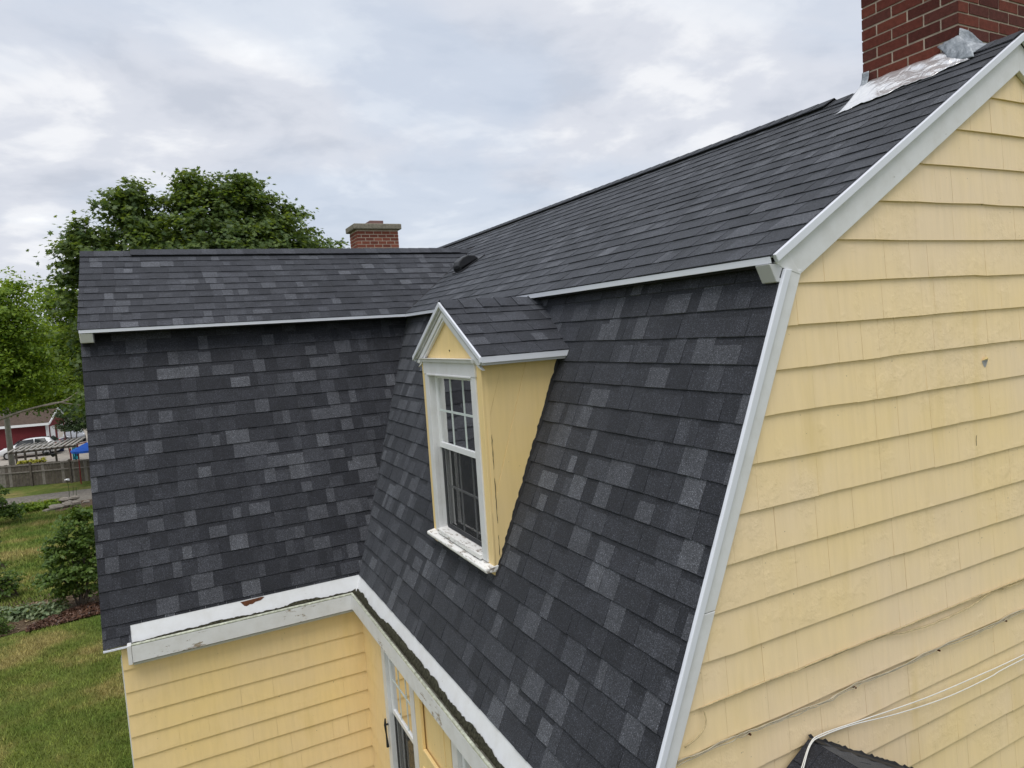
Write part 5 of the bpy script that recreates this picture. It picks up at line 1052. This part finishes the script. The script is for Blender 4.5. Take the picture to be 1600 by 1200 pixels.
# ------------------------------------------------------------------ utility pole, red shed, cars, bin
POLE = simple('pole_grey_wood', (0.34, 0.32, 0.29), 0.9, 0.15, 0, 0.2, 4)
up_ = empty('utility_pole', (-11.64, 56.9, -5.2), 'pale grey utility pole standing left of the red shed', 'pole')
mk('pole', tube([(-11.64, 56.9, -5.2), (-11.62, 56.9, -1.0), (-11.6, 56.9, 3.2)], [0.19, 0.17, 0.14], 12), POLE, up_, smooth=True); mk('crossarm', beam((-12.5, 56.9, 2.6), (-10.7, 56.9, 2.6), 0.10, 0.12, ey), POLE, up_)
REDW = simple('red_shed_boards', (0.145, 0.022, 0.026), 0.75, 0.25, 0, 0.15, 3); ROOFB = simple('brown_roof', (0.085, 0.062, 0.050), 0.9, 0.15, 0, 0.3, 6)
SC = np.array((-10.52, 66.3)); sd = nrm((0.97, -0.25)); sg_ = nrm((0.25, 0.97))
shed = empty('shed', (SC[0], SC[1], -5.2), 'dark red shed with white trim and brown roof behind the white car', 'building')
def sp(a, b, z): q = SC - sd * a + sg_ * b; return (q[0], q[1], -5.2 + z)
def sbox(a0, a1, b0, b1, z0, z1): return [sp(a0, b0, z0), sp(a1, b0, z0), sp(a1, b1, z0), sp(a0, b1, z0), sp(a0, b0, z1), sp(a1, b0, z1), sp(a1, b1, z1), sp(a0, b1, z1)], list(BF)
mk('wall', join(sbox(0, 6.5, 0, 3.4, 0, 2.42), ([sp(0, 0, 2.42), sp(0, 3.4, 2.42), sp(0, 1.7, 3.35)], [(0, 1, 2)]), ([sp(6.5, 0, 2.42), sp(6.5, 3.4, 2.42), sp(6.5, 1.7, 3.35)], [(0, 1, 2)])), REDW, shed)
mk('roof', ([sp(-0.25, -0.3, 2.36), sp(6.8, -0.3, 2.36), sp(6.8, 1.7, 3.46), sp(-0.25, 1.7, 3.46), sp(6.8, 3.7, 2.36), sp(-0.25, 3.7, 2.36), sp(-0.25, -0.3, 2.28), sp(6.8, -0.3, 2.28), sp(6.8, 1.7, 3.38), sp(-0.25, 1.7, 3.38), sp(6.8, 3.7, 2.28), sp(-0.25, 3.7, 2.28)],
   [(0, 1, 2, 3), (3, 2, 4, 5), (7, 6, 9, 8), (8, 9, 11, 10), (0, 6, 7, 1), (0, 3, 9, 6), (3, 5, 11, 9), (1, 7, 8, 2), (2, 8, 10, 4), (5, 4, 10, 11)]), ROOFB, shed)
mk('fascia', sbox(-0.27, 6.82, -0.34, -0.31, 2.24, 2.44), WHITE2, shed)
mk('rake_trim', join(beam(sp(-0.28, -0.3, 2.33), sp(-0.28, 1.7, 3.43), 0.16, 0.04, ez), beam(sp(-0.28, 3.7, 2.33), sp(-0.28, 1.7, 3.43), 0.16, 0.04, ez)), WHITE2, shed)
mk('corner_board', join(sbox(-0.02, 0.14, -0.025, -0.002, 0, 2.3), sbox(-0.03, -0.002, -0.02, 0.14, 0, 2.3)), WHITE2, shed)
d_ = mk('door', sbox(-0.045, -0.005, 0.4, 1.25, 0.05, 2.05), WHITE2, shed); mk('handle', sbox(-0.075, -0.046, 1.12, 1.17, 0.95, 1.08), BLACKP, d_)
w_ = mk('window', sbox(-0.05, -0.004, 1.75, 2.95, 0.75, 2.0), WHITE2, shed); mk('pane', sbox(-0.056, -0.051, 1.9, 2.8, 0.88, 1.88), GLASSR, w_)
CARW = simple('white_car_paint', (0.72, 0.73, 0.74), 0.22, 0.6, 0, 0.03); CARG = simple('silver_car_paint', (0.30, 0.31, 0.33), 0.25, 0.6, 0.4, 0.05); CGL = simple('tinted_car_glass', (0.015, 0.018, 0.02), 0.08, 0.7); TYRE = simple('tyre_rubber', (0.02, 0.02, 0.02), 0.9, 0.2); RIM = simple('alloy_rim', (0.45, 0.46, 0.47), 0.35, 0.5, 0.6); TAIL = simple('red_tail_light', (0.42, 0.015, 0.012), 0.25, 0.5); HEAD = simple('clear_head_light', (0.7, 0.72, 0.74), 0.1, 0.6)
def car(loc, rot, paint, label, name):
    """hatchback: x forward; body lofted from stations (x, sill, shoulder z, roof z, half width)"""
    cr, sr = math.cos(rot), math.sin(rot); T = lambda x, y, z: (loc[0] + x * cr - y * sr, loc[1] + x * sr + y * cr, loc[2] + z)
    e = empty(name, loc, label, 'car', 'parked cars by the red shed')
    ST = [(-2.08, .42, .62, .64, .60), (-2.05, .28, .92, .96, .78), (-1.95, .24, 1.02, 1.12, .84), (-1.55, .22, 1.04, 1.47, .88), (-0.9, .22, 1.02, 1.55, .89), (0.0, .22, .98, 1.55, .89), (0.45, .22, .96, 1.44, .89), (1.05, .22, .94, 1.02, .88), (1.6, .24, .86, .90, .85), (1.95, .28, .72, .76, .76), (2.08, .40, .56, .58, .58)]
    V = []; F = []; n = 10
    for x, s0, sh, rf, hw in ST:
        cab = rf - sh > 0.15; tw = hw * (0.70 if cab else 0.93)
        half = [(hw * 0.9, s0), (hw, s0 + 0.16), (hw, sh - 0.12), (hw * 0.97, sh), (tw, rf - 0.03)]
        V += [T(x, -y, z) for y, z in half] + [T(x, y, z) for y, z in half[::-1]]
    # roof crown: ring has 10 points
    for i in range(len(ST) - 1):
        for k in range(n): F.append((i * n + k, i * n + (k + 1) % n, (i + 1) * n + (k + 1) % n, (i + 1) * n + k))
    F.append(tuple(range(n - 1, -1, -1))); F.append(tuple(range((len(ST) - 1) * n, len(ST) * n)))
    b = mk('body', (V, F), paint, e, smooth=True, origin=loc); m = b.modifiers.new('s', 'SUBSURF'); m.levels = 1; m.render_levels = 1
    for sy in (-1, 1):
        for pts in ([(-1.42, 1.07, .895), (-0.55, 1.04, .90), (-0.55, 1.46, .70), (-1.25, 1.44, .70)], [(-0.48, 1.04, .90), (0.78, 1.01, .895), (0.38, 1.40, .70), (-0.48, 1.46, .70)]):
            mk('window', ([T(x, sy * (y + 0.004), z) for x, z, y in pts] + [T(x, sy * (y - 0.03), z) for x, z, y in pts], BF), CGL, e)
        for x in (-1.30, 1.28):
            c = T(x, sy * 0.80, 0.31); ax = np.array((-sr * sy, cr * sy, 0)); w = mk('wheel', tube([np.array(c) - ax * 0.09, np.array(c) + ax * 0.10], 0.31, 18), TYRE, e); mk('rim', tube([np.array(c) + ax * 0.095, np.array(c) + ax * 0.112], 0.20, 12), RIM, w)
        mk('tail_light', beam(T(-2.035, sy * 0.70, 0.78), T(-1.93, sy * 0.80, 1.06), 0.13, 0.10, (-sr, cr, 0)), TAIL, e); mk('headlight', beam(T(1.90, sy * 0.62, 0.66), T(1.80, sy * 0.78, 0.74), 0.12, 0.12, ez), HEAD, e)
    mk('rear_window', ([T(-1.965, -.62, 1.10), T(-1.965, .62, 1.10), T(-1.60, .56, 1.46), T(-1.60, -.56, 1.46)] + [T(-1.90, -.62, 1.08), T(-1.90, .62, 1.08), T(-1.55, .56, 1.44), T(-1.55, -.56, 1.44)], BF), CGL, e)
    mk('windscreen', ([T(1.06, -.68, 1.02), T(1.06, .68, 1.02), T(0.50, .58, 1.45), T(0.50, -.58, 1.45)] + [T(1.0, -.68, 1.0), T(1.0, .68, 1.0), T(0.45, .58, 1.43), T(0.45, -.58, 1.43)], BF), CGL, e)
    mk('number_plate', beam(T(-2.085, -.24, .72), T(-2.085, .24, .72), 0.02, 0.11, (cr, sr, 0)), HEAD, e); return e
car((-11.6, 64.2, -5.2), math.radians(180 - 4), CARW, 'white hatchback parked in front of the red shed', 'parked_car')
car((-9.6, 72.5, -5.2), math.radians(-75), CARG, 'silver car parked to the right of the red shed', 'parked_car')
BINB = simple('navy_bin', (0.012, 0.022, 0.075), 0.5, 0.35)
b_ = empty('bin', (-9.7, 65.2, -5.2), 'dark blue wheeled bin by the right end of the shed', 'bin')
mk('body', ([(-9.98, 64.95, -5.14), (-9.42, 64.95, -5.14), (-9.42, 65.45, -5.14), (-9.98, 65.45, -5.14), (-10.03, 64.88, -4.25), (-9.37, 64.88, -4.25), (-9.37, 65.5, -4.25), (-10.03, 65.5, -4.25)], BF), BINB, b_, bevel=0.02); mk('lid', box((-10.06, 64.85, -4.248), (-9.34, 65.53, -4.18)), BINB, b_, bevel=0.02)
for x in (-9.9, -9.5): mk('wheel', tube([(x - 0.04, 65.47, -5.1), (x + 0.04, 65.47, -5.1)], 0.1, 10), TYRE, b_)
